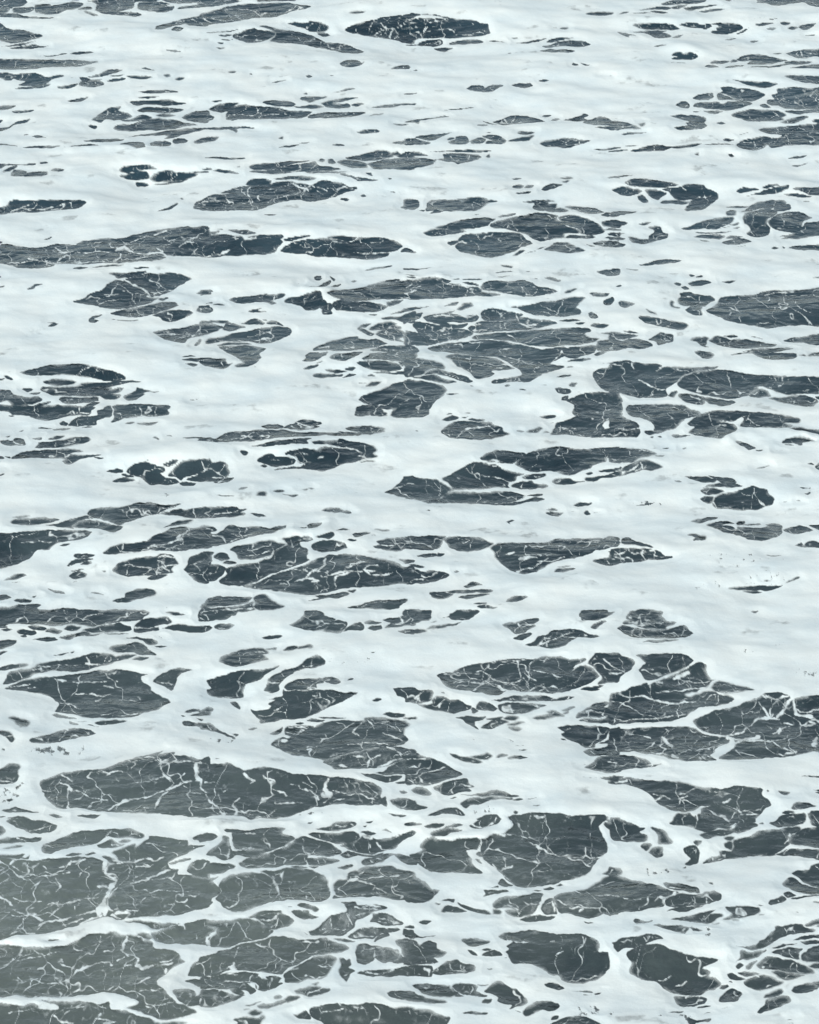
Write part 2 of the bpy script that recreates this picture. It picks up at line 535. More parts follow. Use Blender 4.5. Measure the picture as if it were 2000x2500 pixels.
p 620,535 660,522 740,525 680,540
p 770,525 870,512 1040,500 960,515 830,525
p 1110,528 1190,518 1255,522 1180,535
p -40,605 10,600 10,612 -40,615
p -40,685 30,680 20,690 -40,692
p 230,712 260,690 290,665 360,660 300,680 290,705
p 925,580 1000,570 1120,560 1240,558 1180,590 1080,612 1000,625 970,600
p 900,665 970,638 1040,635 1120,605 1220,580 1330,575 1420,565 1510,575 1580,605 1610,625 1560,655 1500,690 1450,725 1360,755 1310,800 1240,835 1150,860 1020,880 880,865 780,845 680,830 620,808 720,775 760,745 860,715
s 16 1020,635 1100,655 1200,690 1240,720 1280,765
s 12 1280,610 1270,640 1350,670 1400,705
s 26 1250,760 1300,775 1380,775
s 12 1310,750 1400,715 1470,720
s 9 890,750 1030,740
s 9 840,820 940,795 1020,785
s 8 1040,715 1090,715
s 10 1110,665 1160,670
p 1340,790 1390,775 1420,785 1370,805
p 925,915 1000,890 1150,865 1280,840 1350,820 1460,820 1495,845 1440,870 1330,905 1230,930 1150,942 1040,935
s 12 1150,880 1160,905 1215,925
p 1290,925 1400,895 1520,880 1600,885 1630,910 1560,950 1440,990 1370,980 1350,955
p 750,970 780,935 860,915 840,935 790,960 835,980 800,992 755,988
p 940,963 990,963 1160,968 1100,975 1020,970
p 410,990 480,988 450,996
p 405,1020 450,1000 495,1000 460,1020
p 1645,738 1700,718 1770,715 1770,758 1690,755
p 1660,885 1690,850 1770,845 1770,905 1680,902
p 1305,1060 1400,1050 1500,1040 1620,1010 1770,995 1770,1080 1700,1105 1640,1110 1590,1130 1550,1158 1450,1145 1380,1130 1345,1100
s 12 1340,1085 1450,1080 1600,1100
s 14 1620,1110 1660,1070 1690,1040
p 1640,1180 1670,1145 1690,1135 1695,1160 1660,1182
p 1545,1280 1600,1265 1650,1270 1580,1285
p 1540,1305 1640,1290 1770,1285 1770,1325 1660,1318 1570,1312
p 1570,1345 1620,1335 1665,1345 1640,1362
p 160,1405 220,1385 360,1360 500,1340 600,1332 700,1340 800,1365 950,1390 1050,1430 1062,1465 980,1480 880,1478 760,1455 640,1435 520,1430 380,1440 260,1430
s 9 640,1430 700,1390 760,1355
p 35,1435 70,1435 105,1465 70,1465
p -40,1465 40,1460 20,1475 -40,1478
p 70,1405 90,1402
p 365,1495 430,1470 510,1465 640,1490 600,1510 480,1515
p 700,1500 820,1495 900,1490 1060,1475 1190,1490 1080,1500 900,1530 700,1515
p 340,1555 380,1525 480,1530 620,1530 760,1505 880,1525 940,1535 900,1580 840,1605 700,1605 480,1605 400,1585
p 195,1555 230,1543 290,1550 240,1575
p 250,1588 300,1575 345,1580 300,1600
p 900,1590 920,1560 990,1540 1040,1550 990,1585
p 840,1605 910,1590 1020,1600 980,1640 900,1645
p 1040,1615 1080,1590 1150,1565 1160,1535 1260,1560 1210,1580 1220,1595 1150,1640 1080,1648
p 1250,1560 1290,1570 1335,1570 1300,1580
p -40,1565 80,1565 110,1600 200,1615 310,1612 355,1640 300,1665 180,1690 110,1700 60,1650 0,1665 -40,1665
p 500,1640 520,1615 640,1620 820,1615 830,1650 740,1670 560,1670
p 100,1770 130,1715 250,1690 420,1650 360,1700 300,1770
p 320,1770 360,1710 480,1685 620,1680 700,1700 780,1665 840,1670 780,1700 740,1770
p 960,1770 980,1710 1060,1690 1170,1690 1160,1770
p 1180,1770 1200,1685 1280,1685 1400,1715 1420,1770
p 860,1770 880,1700 940,1690 940,1770
p 1605,1645 1670,1635 1640,1645
@ 1000 0
p -40,115 60,108 90,118 40,145 0,165 -40,170
p 90,118 160,112 260,130 330,138 300,145 220,130
p -40,185 40,160 90,145 200,150 280,150 340,150 450,160 540,168 600,190 655,200 665,245 680,275 640,290 550,305 420,315 300,320 180,318 100,325 40,345 -40,360
s 18 -40,190 20,150 80,130 190,125 200,140
s 14 130,195 250,165 320,150
s 18 120,275 140,245 150,225
s 18 320,235 370,260 375,275 380,245
s 14 -40,235 60,225
s 12 60,265 130,285 160,260 300,235
s 10 -20,280 60,270 110,310
s 12 380,300 420,290 520,285
s 8 520,280 560,265 620,270
s 9 220,150 240,210 190,220
p 70,380 120,345 200,330 270,335 285,365 230,385 160,388 110,390
p -40,378 40,375 80,382 10,384
p 345,355 430,338 550,330 630,352 570,365 450,372 350,372
p 195,408 270,397 360,405 330,420 290,433
p 675,347 720,337 815,352 740,348
p 865,318 890,308 910,318 880,325
p 895,365 1000,350 1060,335 1150,318 1100,345 1000,362
p 1150,348 1200,322 1290,312 1380,315 1280,335 1190,355
p 1120,385 1180,375 1250,348 1350,335 1470,345 1530,368 1470,388 1330,388 1220,395 1150,398
p 1105,430 1150,415 1180,408 1230,420 1300,412 1390,420 1340,440 1200,440
p 810,452 850,440 860,447
p 1480,120 1540,105 1620,97 1710,105 1690,122 1580,132
p 1275,238 1300,228 1340,228 1320,243
p 1220,235 1245,233
p 1360,545 1380,530 1430,545 1390,552
p 1445,528 1490,535 1535,548 1480,545
p 10,595 60,583 70,590
p -40,790 60,785 50,795 -40,800
p -40,870 10,868 -10,880
p 480,742 530,722 620,725 630,745 670,722 770,710 790,725 730,755 690,772 590,768 510,758
p 855,715 920,697 1020,700 1045,715 1000,735 930,735
p 1090,685 1130,668 1185,670 1140,690
p 1610,638 1700,632
p 300,925 400,912 560,903 450,918
p -40,1025 60,1005 220,985 300,975 330,985 200,995 90,1018 80,1050 50,1035
p 575,1055 620,1045 665,1050 620,1062
p 620,1025 660,1030 740,1045 680,1042
p 700,1020 760,1005 840,980 900,972 1020,980 1080,998 1150,1022 1020,1035 900,1040 800,1048 740,1035
s 9 800,1000 850,1040
s 8 900,985 860,1030 900,1030 970,1010
p 1120,975 1160,968 1200,975 1150,985
p 1190,1010 1240,998 1270,1005 1220,1018
p 1300,1015 1380,985 1430,970 1470,950 1500,970 1470,990 1500,1015 1400,1020
p 1460,1030 1540,1000 1590,980 1660,985 1700,1015 1770,1035 1770,1058 1640,1055 1560,1050
p 1560,1070 1640,1065 1770,1070 1770,1095 1640,1082
p -40,1165 40,1165 90,1185 180,1195 140,1215 60,1220 -40,1220
p 45,1160 90,1145 190,1128 350,1118 280,1140 200,1178 130,1180
p 315,1170 350,1155 385,1168 330,1178
p 325,1190 390,1175 390,1155 430,1145 480,1150 505,1185 500,1205 440,1215 370,1212
p 515,1185 560,1160 610,1155 650,1175 620,1205 530,1210
p 615,1145 680,1132 750,1140 800,1170 810,1195 760,1210 640,1210 670,1185 700,1180 650,1165
p 830,1180 900,1160 1000,1145 1050,1140 1000,1180 920,1188 850,1188
p 910,1122 960,1105 1060,1112 1000,1130
p 640,1118 670,1112 700,1118
p 1100,1210 1150,1180 1240,1170 1300,1158 1400,1165 1430,1175 1530,1178 1440,1215 1320,1242 1240,1235 1160,1235
s 8 1250,1170 1300,1185 1330,1210
p 1550,1255 1640,1245 1770,1235 1770,1245 1640,1260
p 180,1275 330,1265 480,1255 620,1260 690,1270 600,1282 440,1280 300,1275
p -40,1275 80,1280 160,1310 100,1315 -40,1318
p -40,1328 120,1328 200,1340 230,1345 180,1390 100,1408 -40,1425
p 230,1345 290,1335 280,1300 340,1290 480,1295 580,1300 600,1325 560,1350 440,1370 400,1378 370,1360 300,1362
s 16 350,1310 380,1350 420,1340
p 640,1315 680,1290 670,1325
p 865,1505 900,1495 940,1498 900,1510
p 865,1570 910,1550 970,1555 950,1580 910,1585
p 970,1575 1000,1552 1050,1560 1010,1582
p 1115,1595 1150,1560 1200,1545 1285,1555 1220,1585 1150,1603
p 1275,1497 1340,1488 1370,1495 1320,1503
p 1285,1525 1340,1512 1320,1530
p 885,1630 950,1615 1020,1610 1000,1625 920,1635
p 670,1590 740,1582 700,1588
p 190,1665 215,1668
p 160,1725 220,1690 300,1680 400,1688 470,1700 440,1770 140,1770
p 395,1675 470,1660 600,1660 660,1680 560,1695 480,1690
p 540,1710 640,1690 750,1690 660,1715 560,1770 440,1770
p 960,1695 1050,1680 1160,1675 1215,1690 1120,1702 1020,1702
p 1050,1725 1130,1715 1240,1712 1200,1770 1060,1770
p 1705,1492 1770,1490 1770,1496
@ 1000 1000
p -40,-40 150,-40 180,-10 100,30 0,52 -40,58
p 275,88 310,60 370,48 415,65 360,85 320,92
p 310,42 340,35 355,40
p 450,30 520,28 500,36
p 440,62 500,60 470,70
p 490,85 540,72 640,85 600,98
p 262,180 300,140 370,100 440,92 520,98 600,105 690,100 705,125 780,145 800,185 840,205 740,225 620,245 540,250 440,240 350,230 290,205
s 14 420,210 440,180 520,150 620,135 690,128
s 9 490,180 540,225
p 1090,58 1140,45 1220,42 1240,58 1170,80 1130,70
p 980,190 1020,165 1090,152 1115,165 1060,190
p 900,188 925,180 950,188 925,195
p 1140,188 1160,182 1175,190
p 50,183 65,180 75,185
p 1195,210 1220,160 1240,110 1320,80 1400,45 1420,-40 1770,-40 1770,60 1700,70 1640,115 1620,130 1640,160 1600,190 1510,222 1400,220 1290,210
s 10 1250,145 1340,140 1400,150
s 14 1620,130 1690,75
p 1520,222 1590,195 1640,165 1770,150 1770,225 1620,230
p 1195,115 1215,110
p -40,570 60,570 160,575 230,590 300,640 370,670 330,690 270,740 170,755 90,758 0,742 -40,738
p 270,580 340,550 390,520 460,480 540,448 620,445 700,460 780,490 900,520 980,535 920,560 900,590 850,610 830,640 860,655 700,660 560,665 460,665 370,665 330,625 290,600
s 12 690,550 760,570 830,605 860,640
s 12 620,445 740,480 850,515 920,520
s 9 600,545 660,550
s 10 400,570 440,580
s 10 770,640 800,640 780,625
p 600,410 650,370 720,348 840,345 950,355 980,385 900,430 860,455 780,450 700,440 630,435
s 16 620,430 720,430 760,450
p 890,455 940,410 1000,360 1080,335 1180,310 1270,300 1380,320 1500,330 1560,320 1650,308 1770,308 1770,400 1670,400 1660,440 1560,465 1540,490 1450,510 1370,535 1260,520 1140,520 1060,525 1010,510 950,490
s 9 1260,305 1235,350 1230,375 1270,390
s 12 1660,380 1660,430 1700,450
p 960,560 1000,540 1130,540 1150,560 1060,585 990,580
p 850,645 880,620 950,600 1040,600 1060,625 1150,635 1160,655 1060,665 960,660
s 14 900,600 840,610 850,640
p 1680,390 1770,370 1770,440 1690,430
p 1195,605 1250,575 1340,580 1400,600 1480,605 1400,615 1290,628 1220,625
p 1490,600 1500,575 1620,560 1700,530 1770,500 1770,550 1640,575 1560,610
p 1250,530 1350,525 1450,515 1380,548 1300,548
p 1490,535 1540,525 1550,540 1510,548
p 1600,520 1700,495 1770,470 1770,490 1680,525
p 110,770 180,748 270,745 300,710 380,685 520,682 640,690 760,685 880,685 970,715 960,740 880,775 1000,755 1070,735 1120,735 1150,750 1060,770 930,790 840,808 740,808 640,795 540,788 400,788 230,785
s 9 720,785 850,780 940,745 980,700
p 980,720 1060,710 1120,708 1120,720 1060,730
p 140,845 160,840 170,848
p 825,945 860,930 890,935 850,950 850,965
p 1145,870 1190,855 1240,862 1300,870 1260,900 1200,890
p 1160,835 1220,828 1260,845 1200,850
p 1375,797 1440,778 1530,785 1520,800 1430,810
p 1370,858 1390,860
p 1475,870 1500,848 1530,875 1500,882
p 1555,868 1585,868
p -40,1070 100,1062 310,1060 310,1090 280,1120 260,1165 200,1175 100,1170 0,1160 -40,1165
p 305,1100 360,1065 460,1065 600,1085 650,1110 710,1125 640,1160 580,1180 480,1192 400,1188 350,1170 320,1130
s 8 450,1120 510,1100
p 685,1158 740,1130 880,1118 1030,1120 1160,1105 1220,1075 1350,1078 1480,1078 1610,1080 1620,1110 1570,1180 1510,1215 1420,1240 1280,1270 1170,1300 1070,1360 980,1375 880,1355 800,1310 740,1260 710,1190
s 24 800,1215 870,1195
s 30 930,1255 1000,1240 1080,1240
s 14 980,1215 1100,1215 1150,1200
s 22 1150,1215 1190,1215
s 9 1230,1140 1320,1150 1290,1170
s 8 1250,1150 1240,1185
s 10 1430,1100 1580,1110
s 10 900,1360 1000,1330 1060,1310 1170,1240
s 10 1080,1275 1140,1260 1200,1270 1300,1240
p 1160,1112 1190,1102 1210,1115
p 1570,1180 1610,1130 1640,1075 1770,1072 1770,1140 1680,1160 1620,1180
p 1545,1275 1600,1250 1660,1240 1770,1220 1770,1300 1640,1303
p 1660,1195 1770,1180 1770,1195
s 9 1640,1240 1680,1280
p 60,1222 110,1208 190,1200 220,1212 210,1238 130,1235
p 225,1235 235,1208 290,1215 260,1240
p -40,1275 10,1275 20,1290 -40,1295
p 0,1310 60,1298 120,1305 145,1320 90,1330
p -40,1340 60,1345 110,1360 200,1355 260,1365 340,1385 320,1410 220,1440 120,1455 0,1455 -40,1450
s 14 100,1390 130,1410 180,1400 250,1360
s 10 10,1440 40,1420 120,1420
p 385,1370 410,1358 430,1362 400,1378
p 460,1480 520,1445 570,1450 615,1470 540,1475 490,1495
p 175,1540 250,1530 340,1520 440,1515 560,1505 680,1505 700,1530 620,1540 560,1525 480,1545 380,1545 330,1580 250,1592 190,1580
s 12 300,1525 380,1555 450,1555 560,1540
p 410,1580 500,1555 640,1545 680,1555 600,1575 480,1590
p 805,1610 850,1575 920,1562 1010,1582 930,1605 850,1615
p 540,1640 590,1628 660,1632 600,1648
p 575,1665 650,1645 735,1660 680,1672 610,1675
s 8 650,1645 650,1672
p 750,1640 780,1640
p -40,1770 0,1720 100,1712 175,1718 170,1770
p 340,1720 420,1695 560,1688 590,1705 500,1770 350,1770
p 1450,1720 1540,1708 1700,1705 1720,1715 1600,1770 1450,1770
p 1220,1370 1250,1345 1320,1330 1400,1330 1330,1360 1260,1372
p 1260,1325 1360,1305 1300,1325
@ 1000 1500
p -40,-40 180,-40 160,20 80,55 0,80 -40,85
p 270,25 330,15 400,-40 520,-40 490,5 380,20
p 155,115 220,95 320,85 440,70 360,95 240,115
p -40,125 120,118 140,135 60,155 -40,165
p 190,65 225,55
p 780,95 830,70 930,50 1000,32 1070,25 1080,50 1050,70 1060,90 1000,130 960,155 900,170 860,150 830,120
s 10 930,60 930,90 960,75 1060,70
p 880,208 940,175 1010,148 1030,165 1000,200 950,220
p 970,255 1040,230 1080,190 1150,170 1220,140 1310,130 1390,118 1450,135 1530,160 1600,180 1550,190 1430,190 1380,215 1300,260 1200,285 1120,275 1050,265
s 16 1100,240 1140,200 1190,195
s 10 1060,265 1180,215 1280,190 1350,150
s 12 1300,185 1340,150 1380,130
s 9 1290,160 1320,190 1400,195
p 1425,10 1480,-40 1660,-40 1640,15 1550,25
p 1455,40 1525,42 1490,50
p 1520,98 1560,65 1640,50 1665,65 1600,90 1560,120
p 940,245 960,255
p 225,520 300,495 360,485 440,440 560,412 680,395 800,380 940,365 1040,370 1140,345 1200,355 1280,350 1350,368 1480,362 1480,390 1400,430 1380,450 1480,425 1540,450 1580,490 1590,520 1550,560 1460,600 1330,640 1180,658 1050,640 960,650 880,640 830,630 780,600 820,640 760,670 680,680 600,665 540,655 420,625 330,600 280,570
s 15 600,410 610,450 560,475
s 14 610,465 680,510 660,550 590,575 560,600 530,640
s 12 370,560 460,555 580,575 720,585
s 14 660,510 720,555 830,580 890,575 940,535
s 18 720,590 790,620 850,640 930,650
s 12 900,400 930,450 940,520
s 10 980,480 1010,515 1060,540
s 14 1200,480 1260,515 1290,515
s 10 960,520 1000,580
s 12 1000,640 1060,590 1140,575
s 14 1130,395 1170,370
s 9 1030,640 900,600 800,600
s 10 1360,470 1470,415
s 10 950,375 880,395 700,400
s 9 1100,630 1160,600 1240,600
s 8 300,500 440,500 590,490
s 9 1060,450 1180,480
s 8 1250,530 1350,550
p 1500,410 1550,340 1570,325 1660,325 1770,330 1770,570 1700,580 1590,580 1620,540 1600,490 1550,440
s 24 1640,370 1690,410
s 12 1690,415 1770,455
s 14 1690,490 1770,475
p 1440,635 1490,610 1590,612 1600,625 1540,645
p 1540,605 1600,590 1640,598 1580,615
p 690,722 760,710 860,690 1000,680 1140,678 1180,690 1240,700 1300,680 1390,685 1330,705 1200,720 1060,725 900,728 780,725
s 8 1250,680 1200,715
s 9 1330,680 1320,700
p -40,625 40,625 90,640 180,625 205,650 190,710 120,735 60,745 0,735 -40,730
s 14 50,700 90,650 120,640
s 10 60,730 80,690
p 260,655 290,648 300,660
p 60,745 140,755 200,740 200,710 240,680 300,690 330,715 410,715 470,750 520,775 510,800 420,830 370,840 280,820 180,795
s 18 250,785 270,745
s 14 180,700 230,680 220,740
p 555,770 580,740 650,738 710,760 740,785 710,810 620,810 570,800
p 530,785 580,815 540,835 520,800
p 750,755 830,740 920,740 1040,745 1145,770 1060,800 970,830 860,835 790,820 750,790
s 14 810,810 830,795 890,790
s 8 1070,760 1100,790
p 390,870 480,855 600,855 650,850 620,880 550,890 550,920 580,960 490,920 450,885
p 600,940 680,900 700,880 650,870 780,855 770,880 830,905 760,935 680,965
p 790,870 850,855 920,865 890,885 820,885
p 820,930 900,905 960,905 900,925
p 835,950 890,940 940,955 910,975
p 640,965 660,970
v 380,840 740,830 1000,850 960,900 640,975 560,950 450,890
p 1045,880 1090,860 1180,850 1160,820 1220,812 1300,850 1230,865 1130,888
p 1290,800 1380,770 1390,780 1350,800 1340,825 1300,830 1340,805
p 1265,1048 1300,1045 1320,1062
p 1410,860 1430,825 1500,790 1560,755 1640,728 1680,735 1640,780 1770,760 1770,845 1640,860 1500,860 1440,865
s 9 1430,820 1560,810 1640,820
s 9 1540,810 1500,860
s 9 1640,800 1640,850
p 1420,890 1500,865 1600,868 1770,860 1770,915 1600,905 1480,898
s 10 1580,880 1680,855
p 1235,945 1330,935 1480,930 1580,930 1690,955 1670,1000 1640,1050 1580,1080 1560,1110 1480,1120 1430,1090 1330,1055 1270,1000 1300,985
s 9 1300,970 1350,940
p 1465,1155 1520,1125 1640,1115 1700,1090 1600,1085 1680,1050 1700,990 1770,950 1770,1175 1640,1185 1530,1190
s 10 1600,1090 1580,1110
p 1475,1300 1540,1250 1590,1200 1770,1190 1770,1315 1640,1318
s 14 1680,1240 1740,1245
p 1620,1375 1680,1352 1770,1352 1770,1420 1700,1400
p 1460,1265 1480,1262
p 1470,1370 1590,1380
p -40,855 10,870 -10,880
p -40,1140 30,1145 100,1175 200,1210 260,1235 320,1270 380,1310 450,1350 400,1375 300,1400 200,1425 120,1430 60,1430 -40,1420
s 14 -20,1290 60,1270 100,1250
s 12 60,1360 120,1320 200,1310 300,1280
s 12 80,1340 120,1400
s 14 -20,1390 50,1380
s 10 -20,1210 60,1205 150,1210
s 10 170,1400 190,1420
p 215,1450 300,1415 400,1395 480,1380 500,1410 540,1445 490,1460 520,1480 420,1505 330,1520 270,1490
s 10 430,1440 520,1440
p 20,1470 120,1440 200,1495 130,1515 60,1500
v 0,1440 140,1430 220,1500 120,1520 20,1510
p 340,1170 400,1175 430,1190 520,1200 600,1240 540,1250 460,1235 390,1205
p 515,1190 580,1180 640,1165 690,1185 640,1215 570,1210
p 740,1185 780,1172 830,1180 790,1195 740,1200
p 835,1205 900,1185 985,1200 930,1215 860,1218
p 910,1130 990,1132 950,1138
p 885,1095 930,1100 960,1098
p 340,1548 400,1545 370,1558
p 430,1525 520,1510 640,1490 740,1475 830,1495 930,1525 860,1530 700,1525 560,1520
p 425,1600 470,1560 560,1535 660,1530 780,1540 880,1540 860,1555 760,1550 660,1560 580,1590 500,1610 470,1628
p 880,1558 930,1545 955,1555 920,1567
p 1000,1548 1070,1548 1020,1555
p -40,1575 40,1585 140,1620 60,1640 -40,1640
p 150,1698 220,1660 300,1640 390,1630 430,1650 460,1685 380,1695 280,1680 200,1695
p 1040,1610 1100,1610 1070,1618
p 880,1668 900,1650 918,1660 900,1680
p 880,1770 900,1710 980,1665 1100,1668 1180,1680 1250,1705 1220,1770
s 24 1060,1700 1140,1700
p 1270,1770 1300,1708 1440,1698 1540,1725 1540,1770
p 560,1710 640,1700 650,1720 580,1725
p 1640,1720 1770,1710 1770,1770
g 700,1100 250 30 .5
g 620,1680 120 40 .8
@ 1000 2000
p -40,30 40,25 110,35 60,55 -40,50
p -40,105 20,90 50,105 10,125 -40,130
p 130,50 200,35 290,40 270,60 180,70
p 300,70 370,45 450,45 390,75
p 500,55 560,10 640,-40 740,-40 780,0 740,35 640,70 560,75
s 14 520,40 620,60 700,20
v 180,60 460,40 460,120 360,160 200,130
p 190,105 260,75 360,80 460,95 380,115 280,140 200,140
p 100,200 150,150 210,145 240,170 330,175 480,170 600,165 600,215 570,260 500,255 480,265 510,340 530,390 610,440 600,452 480,452 330,450 180,440 100,400 60,370 20,340 0,300 40,285 110,250 90,230
p 560,290 600,275 620,320 580,320
p 540,335 580,345 600,375 560,360
p 620,165 700,135 800,110 830,80 880,40 870,-40 1640,-40 1620,20 1590,60 1610,130 1640,190 1665,240 1650,290 1600,340 1540,410 1500,450 1400,480 1300,510 1180,540 1060,565 960,560 900,545 820,490 740,420 660,375 600,310 600,250 620,200
s 14 570,150 610,180 590,240 570,270
s 14 980,185 1080,220 1160,245 1250,275
s 12 1000,145 1060,155
s 20 1460,290 1490,285 1530,320 1600,320
s 12 1480,280 1480,215
s 10 1320,310 1460,300
s 12 800,310 830,370 830,410
s 14 780,430 840,405 880,395
s 9 720,130 860,130 980,150
s 14 1540,345 1600,325 1660,290
s 12 700,390 800,470 900,545
s 8 800,360 720,300
v 820,420 1100,400 1500,440 1180,540 960,560
p 740,535 780,485 830,520 880,545 800,555
p 690,570 740,552 750,565
p 620,605 700,595 820,580 835,600 760,620 710,630 620,655 640,630
p 1130,575 1190,558 1220,575 1180,592 1130,590
p 1035,605 1110,598 1080,612
p 1240,545 1280,530 1300,545
p 690,720 760,665 860,645 960,630 1120,625 1110,660 1090,720 1040,790 940,815 870,805 800,770 900,740 780,740 720,755
p 700,760 760,775 750,800 700,795
p 930,840 1000,810 1100,800 1220,810 1180,840 1080,855 990,865
p 1110,750 1130,690 1200,660 1230,750 1240,790 1150,790
p 1210,650 1290,615 1400,600 1500,575 1580,540 1680,490 1770,490 1770,780 1700,800 1640,795 1560,820 1460,830 1360,800 1280,790 1240,750 1220,700
s 22 1350,745 1480,750 1450,780
s 12 1570,640 1640,650 1770,650
s 10 1460,620 1400,590
v 690,720 760,665 960,630 1290,615 1500,600 1770,700 1770,790 1460,830 1000,860 870,805
v 690,720 760,665 960,630 1290,615 1500,600 1770,700 1770,790 1460,830 1000,860 870,805
s 30 1100,700 1120,640
s 22 1060,780 1100,720
s 18 970,675 1010,700
s 20 780,735 900,735
s 14 1200,690 1240,780
p 1640,465 1700,430 1770,410 1770,480 1700,480
p -40,455 40,490 120,530 190,580 260,595 230,625 180,670 110,695 40,708 -40,690
p 270,770 300,730 370,725 480,768 380,782
p 405,695 450,710 560,740 640,765 680,795 600,790 500,755 430,730
p 270,685 330,668 380,670 370,700 330,690
p 210,705 250,710 230,718
p 80,860 120,840 180,855 140,878
p -40,910 40,940 100,980 220,985 130,992 0,995 -40,990
p 1465,855 1550,868 1500,872
p 435,1012 540,1010 670,1020 600,1050 540,1066 490,1060
p 475,1098 530,1105 565,1140 520,1135
p 600,1140 640,1105 720,1095 790,1138 740,1155 650,1152
p 600,1090 640,1075 690,1085 630,1095
p 810,1160 830,1158
p 755,985 800,960 880,960 960,945 1050,938 1180,950 1300,955 1480,975 1580,1015 1600,1070 1600,1100 1670,1110 1690,1180 1680,1250 1620,1310 1560,1355 1440,1370 1320,1360 1270,1340 1250,1310 1180,1305 1140,1270 1100,1240 980,1205 900,1215 860,1190 850,1140 820,1110 850,1085 830,1060 880,1030 780,1010
s 14 830,1020 920,1030 1000,1030
s 20 1170,1005 1210,1005
s 14 940,1180 980,1210
s 8 1250,1150 1300,1120
p -40,1010 60,1020 100,1050 170,1020 230,1045 230,1090 310,1110 310,1130 260,1160 200,1170 240,1200 140,1225 -40,1215
s 10 100,1040 130,1080
p -40,1240 100,1235 180,1240 200,1275 180,1330 60,1325 -40,1315
p 195,1290 260,1230 320,1195 400,1180 450,1205 540,1225 550,1265 480,1290 400,1300 280,1315 210,1310
s 14 360,1210 380,1260 480,1280 480,1260
s 14 170,1200 240,1260 200,1290
v 180,1200 550,1210 550,1280 280,1320
p 645,1255 690,1255 670,1268
p 20,1405 80,1390 240,1388 330,1405 340,1430 380,1460 370,1490 260,1480 130,1465 80,1430
p 355,1420 400,1390 520,1385 580,1400 560,1440 640,1470 600,1490 480,1490 390,1495
s 12 360,1430 480,1480 600,1480
p 625,1440 660,1395 720,1365 780,1370 830,1410 900,1435 970,1490 1000,1535 940,1560 880,1580 840,1590 860,1560 780,1545 740,1520 750,1485 690,1460
p 570,1385 620,1375 650,1385 600,1395
p 605,1530 640,1500 690,1495 660,1530
p -40,1440 60,1465 160,1500 300,1515 300,1530 200,1540 100,1535 -40,1510
v 420,1390 640,1400 900,1500 900,1600 480,1500
p 955,1640 980,1590 1050,1535 1130,1515 1230,1540 1270,1560 1250,1590 1180,1605 1120,1590 1080,1610 1040,1640 980,1665
p 890,1610 940,1625 930,1630
p 1140,1400 1190,1380 1250,1380 1305,1420 1260,1435 1190,1420
p 1340,1438 1420,1440 1520,1432 1550,1455 1480,1450
p 1470,1475 1540,1478
p 1570,1470 1610,1455 1610,1468
p 440,1625 520,1615 640,1612 650,1625 560,1640 480,1632
p -40,1600 60,1600 180,1620 260,1650 330,1660 330,1690 260,1770 -40,1770
v -40,1590 330,1640 330,1770 -40,1770
p 1190,1690 1210,1655 1250,1660 1240,1690
p 1180,1730 1260,1690 1320,1660 1400,1645 1480,1645 1540,1680 1600,1725 1600,1770 1180,1770
p 1550,1598 1590,1598
p 1700,1040 1770,1030 1770,1070
p 1620,40 1660,15 1770,15 1770,95 1680,85
p 1690,130 1770,110 1770,155
g 500,590 80 40 .5
g 1550,1600 200 60 .7
@ 1000 500
p -40,-40 80,-40 70,20 0,35 -40,35
p 80,42 120,35 120,48
p 140,15 200,-40 700,-40 600,0 400,38 290,50 220,68 170,70 200,45
p 110,235 170,205 250,195 370,198 475,220 420,240 290,250 190,262
p 215,185 300,165 400,135 520,115 660,108 720,115 680,140 660,175 560,190 440,205 340,195 250,192
p 740,100 800,80 900,68 870,90 790,100
p 680,170 720,135 800,120 900,95 1000,75 1100,62 1250,85 1240,120 1290,150 1330,185 1430,210 1420,240 1310,245 1300,270 1210,285 1100,310 1040,285 980,245 900,225 820,205 720,195
p 1255,110 1290,90 1370,88 1480,110 1590,150 1640,210 1630,240 1540,252 1440,240 1430,210 1330,175 1280,150
p 1310,275 1340,258 1480,255 1560,265 1500,285 1400,282
p 310,315 400,300 420,280 470,250 600,235 750,230 930,238 970,275 1030,325 940,355 900,385 800,420 670,440 560,425 500,400 420,385 380,350 410,325 340,345
s 12 370,370 390,330 440,310 490,320
p 1060,5 1060,-40 1160,-40 1150,20 1090,35
p 1150,50 1180,28 1290,30 1330,50 1240,58
p 1320,20 1400,15 1540,20 1610,40 1640,60 1560,75 1440,60 1370,38
p 1610,85 1660,62 1770,55 1770,100 1660,100
p 1620,140 1680,130 1770,130 1770,190 1640,180
p 1640,215 1680,195 1770,200 1770,215
p 1670,250 1720,230 1770,235 1770,265
p 1640,275 1690,268 1770,280 1770,292
p 1545,320 1620,300 1770,300 1770,345 1660,350 1590,340
p 1495,330 1560,350 1520,348
p 1135,375 1200,340 1230,312 1330,315 1400,350 1480,380 1400,395 1330,405 1220,390
p 870,425 920,385 970,380 900,420
p 965,405 1060,385 1010,400
p 1060,370 1160,345 1100,370
p 545,80 585,80 560,86
p 770,510 830,510 875,515 860,530 800,525
p 720,575 780,560 870,560 780,570
p 740,600 870,592 790,602
p 975,556 1040,555 1000,560
p -40,535 90,530 180,520 60,542 -40,548
p -40,590 70,595 20,598
p 1570,568 1640,545 1770,540 1770,590 1660,590
p 1140,620 1190,608 1275,632 1260,648 1200,635
p 1045,628 1080,622 1085,632
p -40,640 30,640 170,612 270,612 350,640 330,660 430,668 510,690 580,690 600,720 560,755 440,775 340,785 200,790 80,795 -40,785
s 14 20,725 50,695 100,680
s 14 270,640 370,670 500,690 560,710
s 10 -20,690 10,670 20,640
p 370,625 430,622 410,630
p 455,628 600,622 590,632 500,635
p 460,655 560,655 580,680 510,675
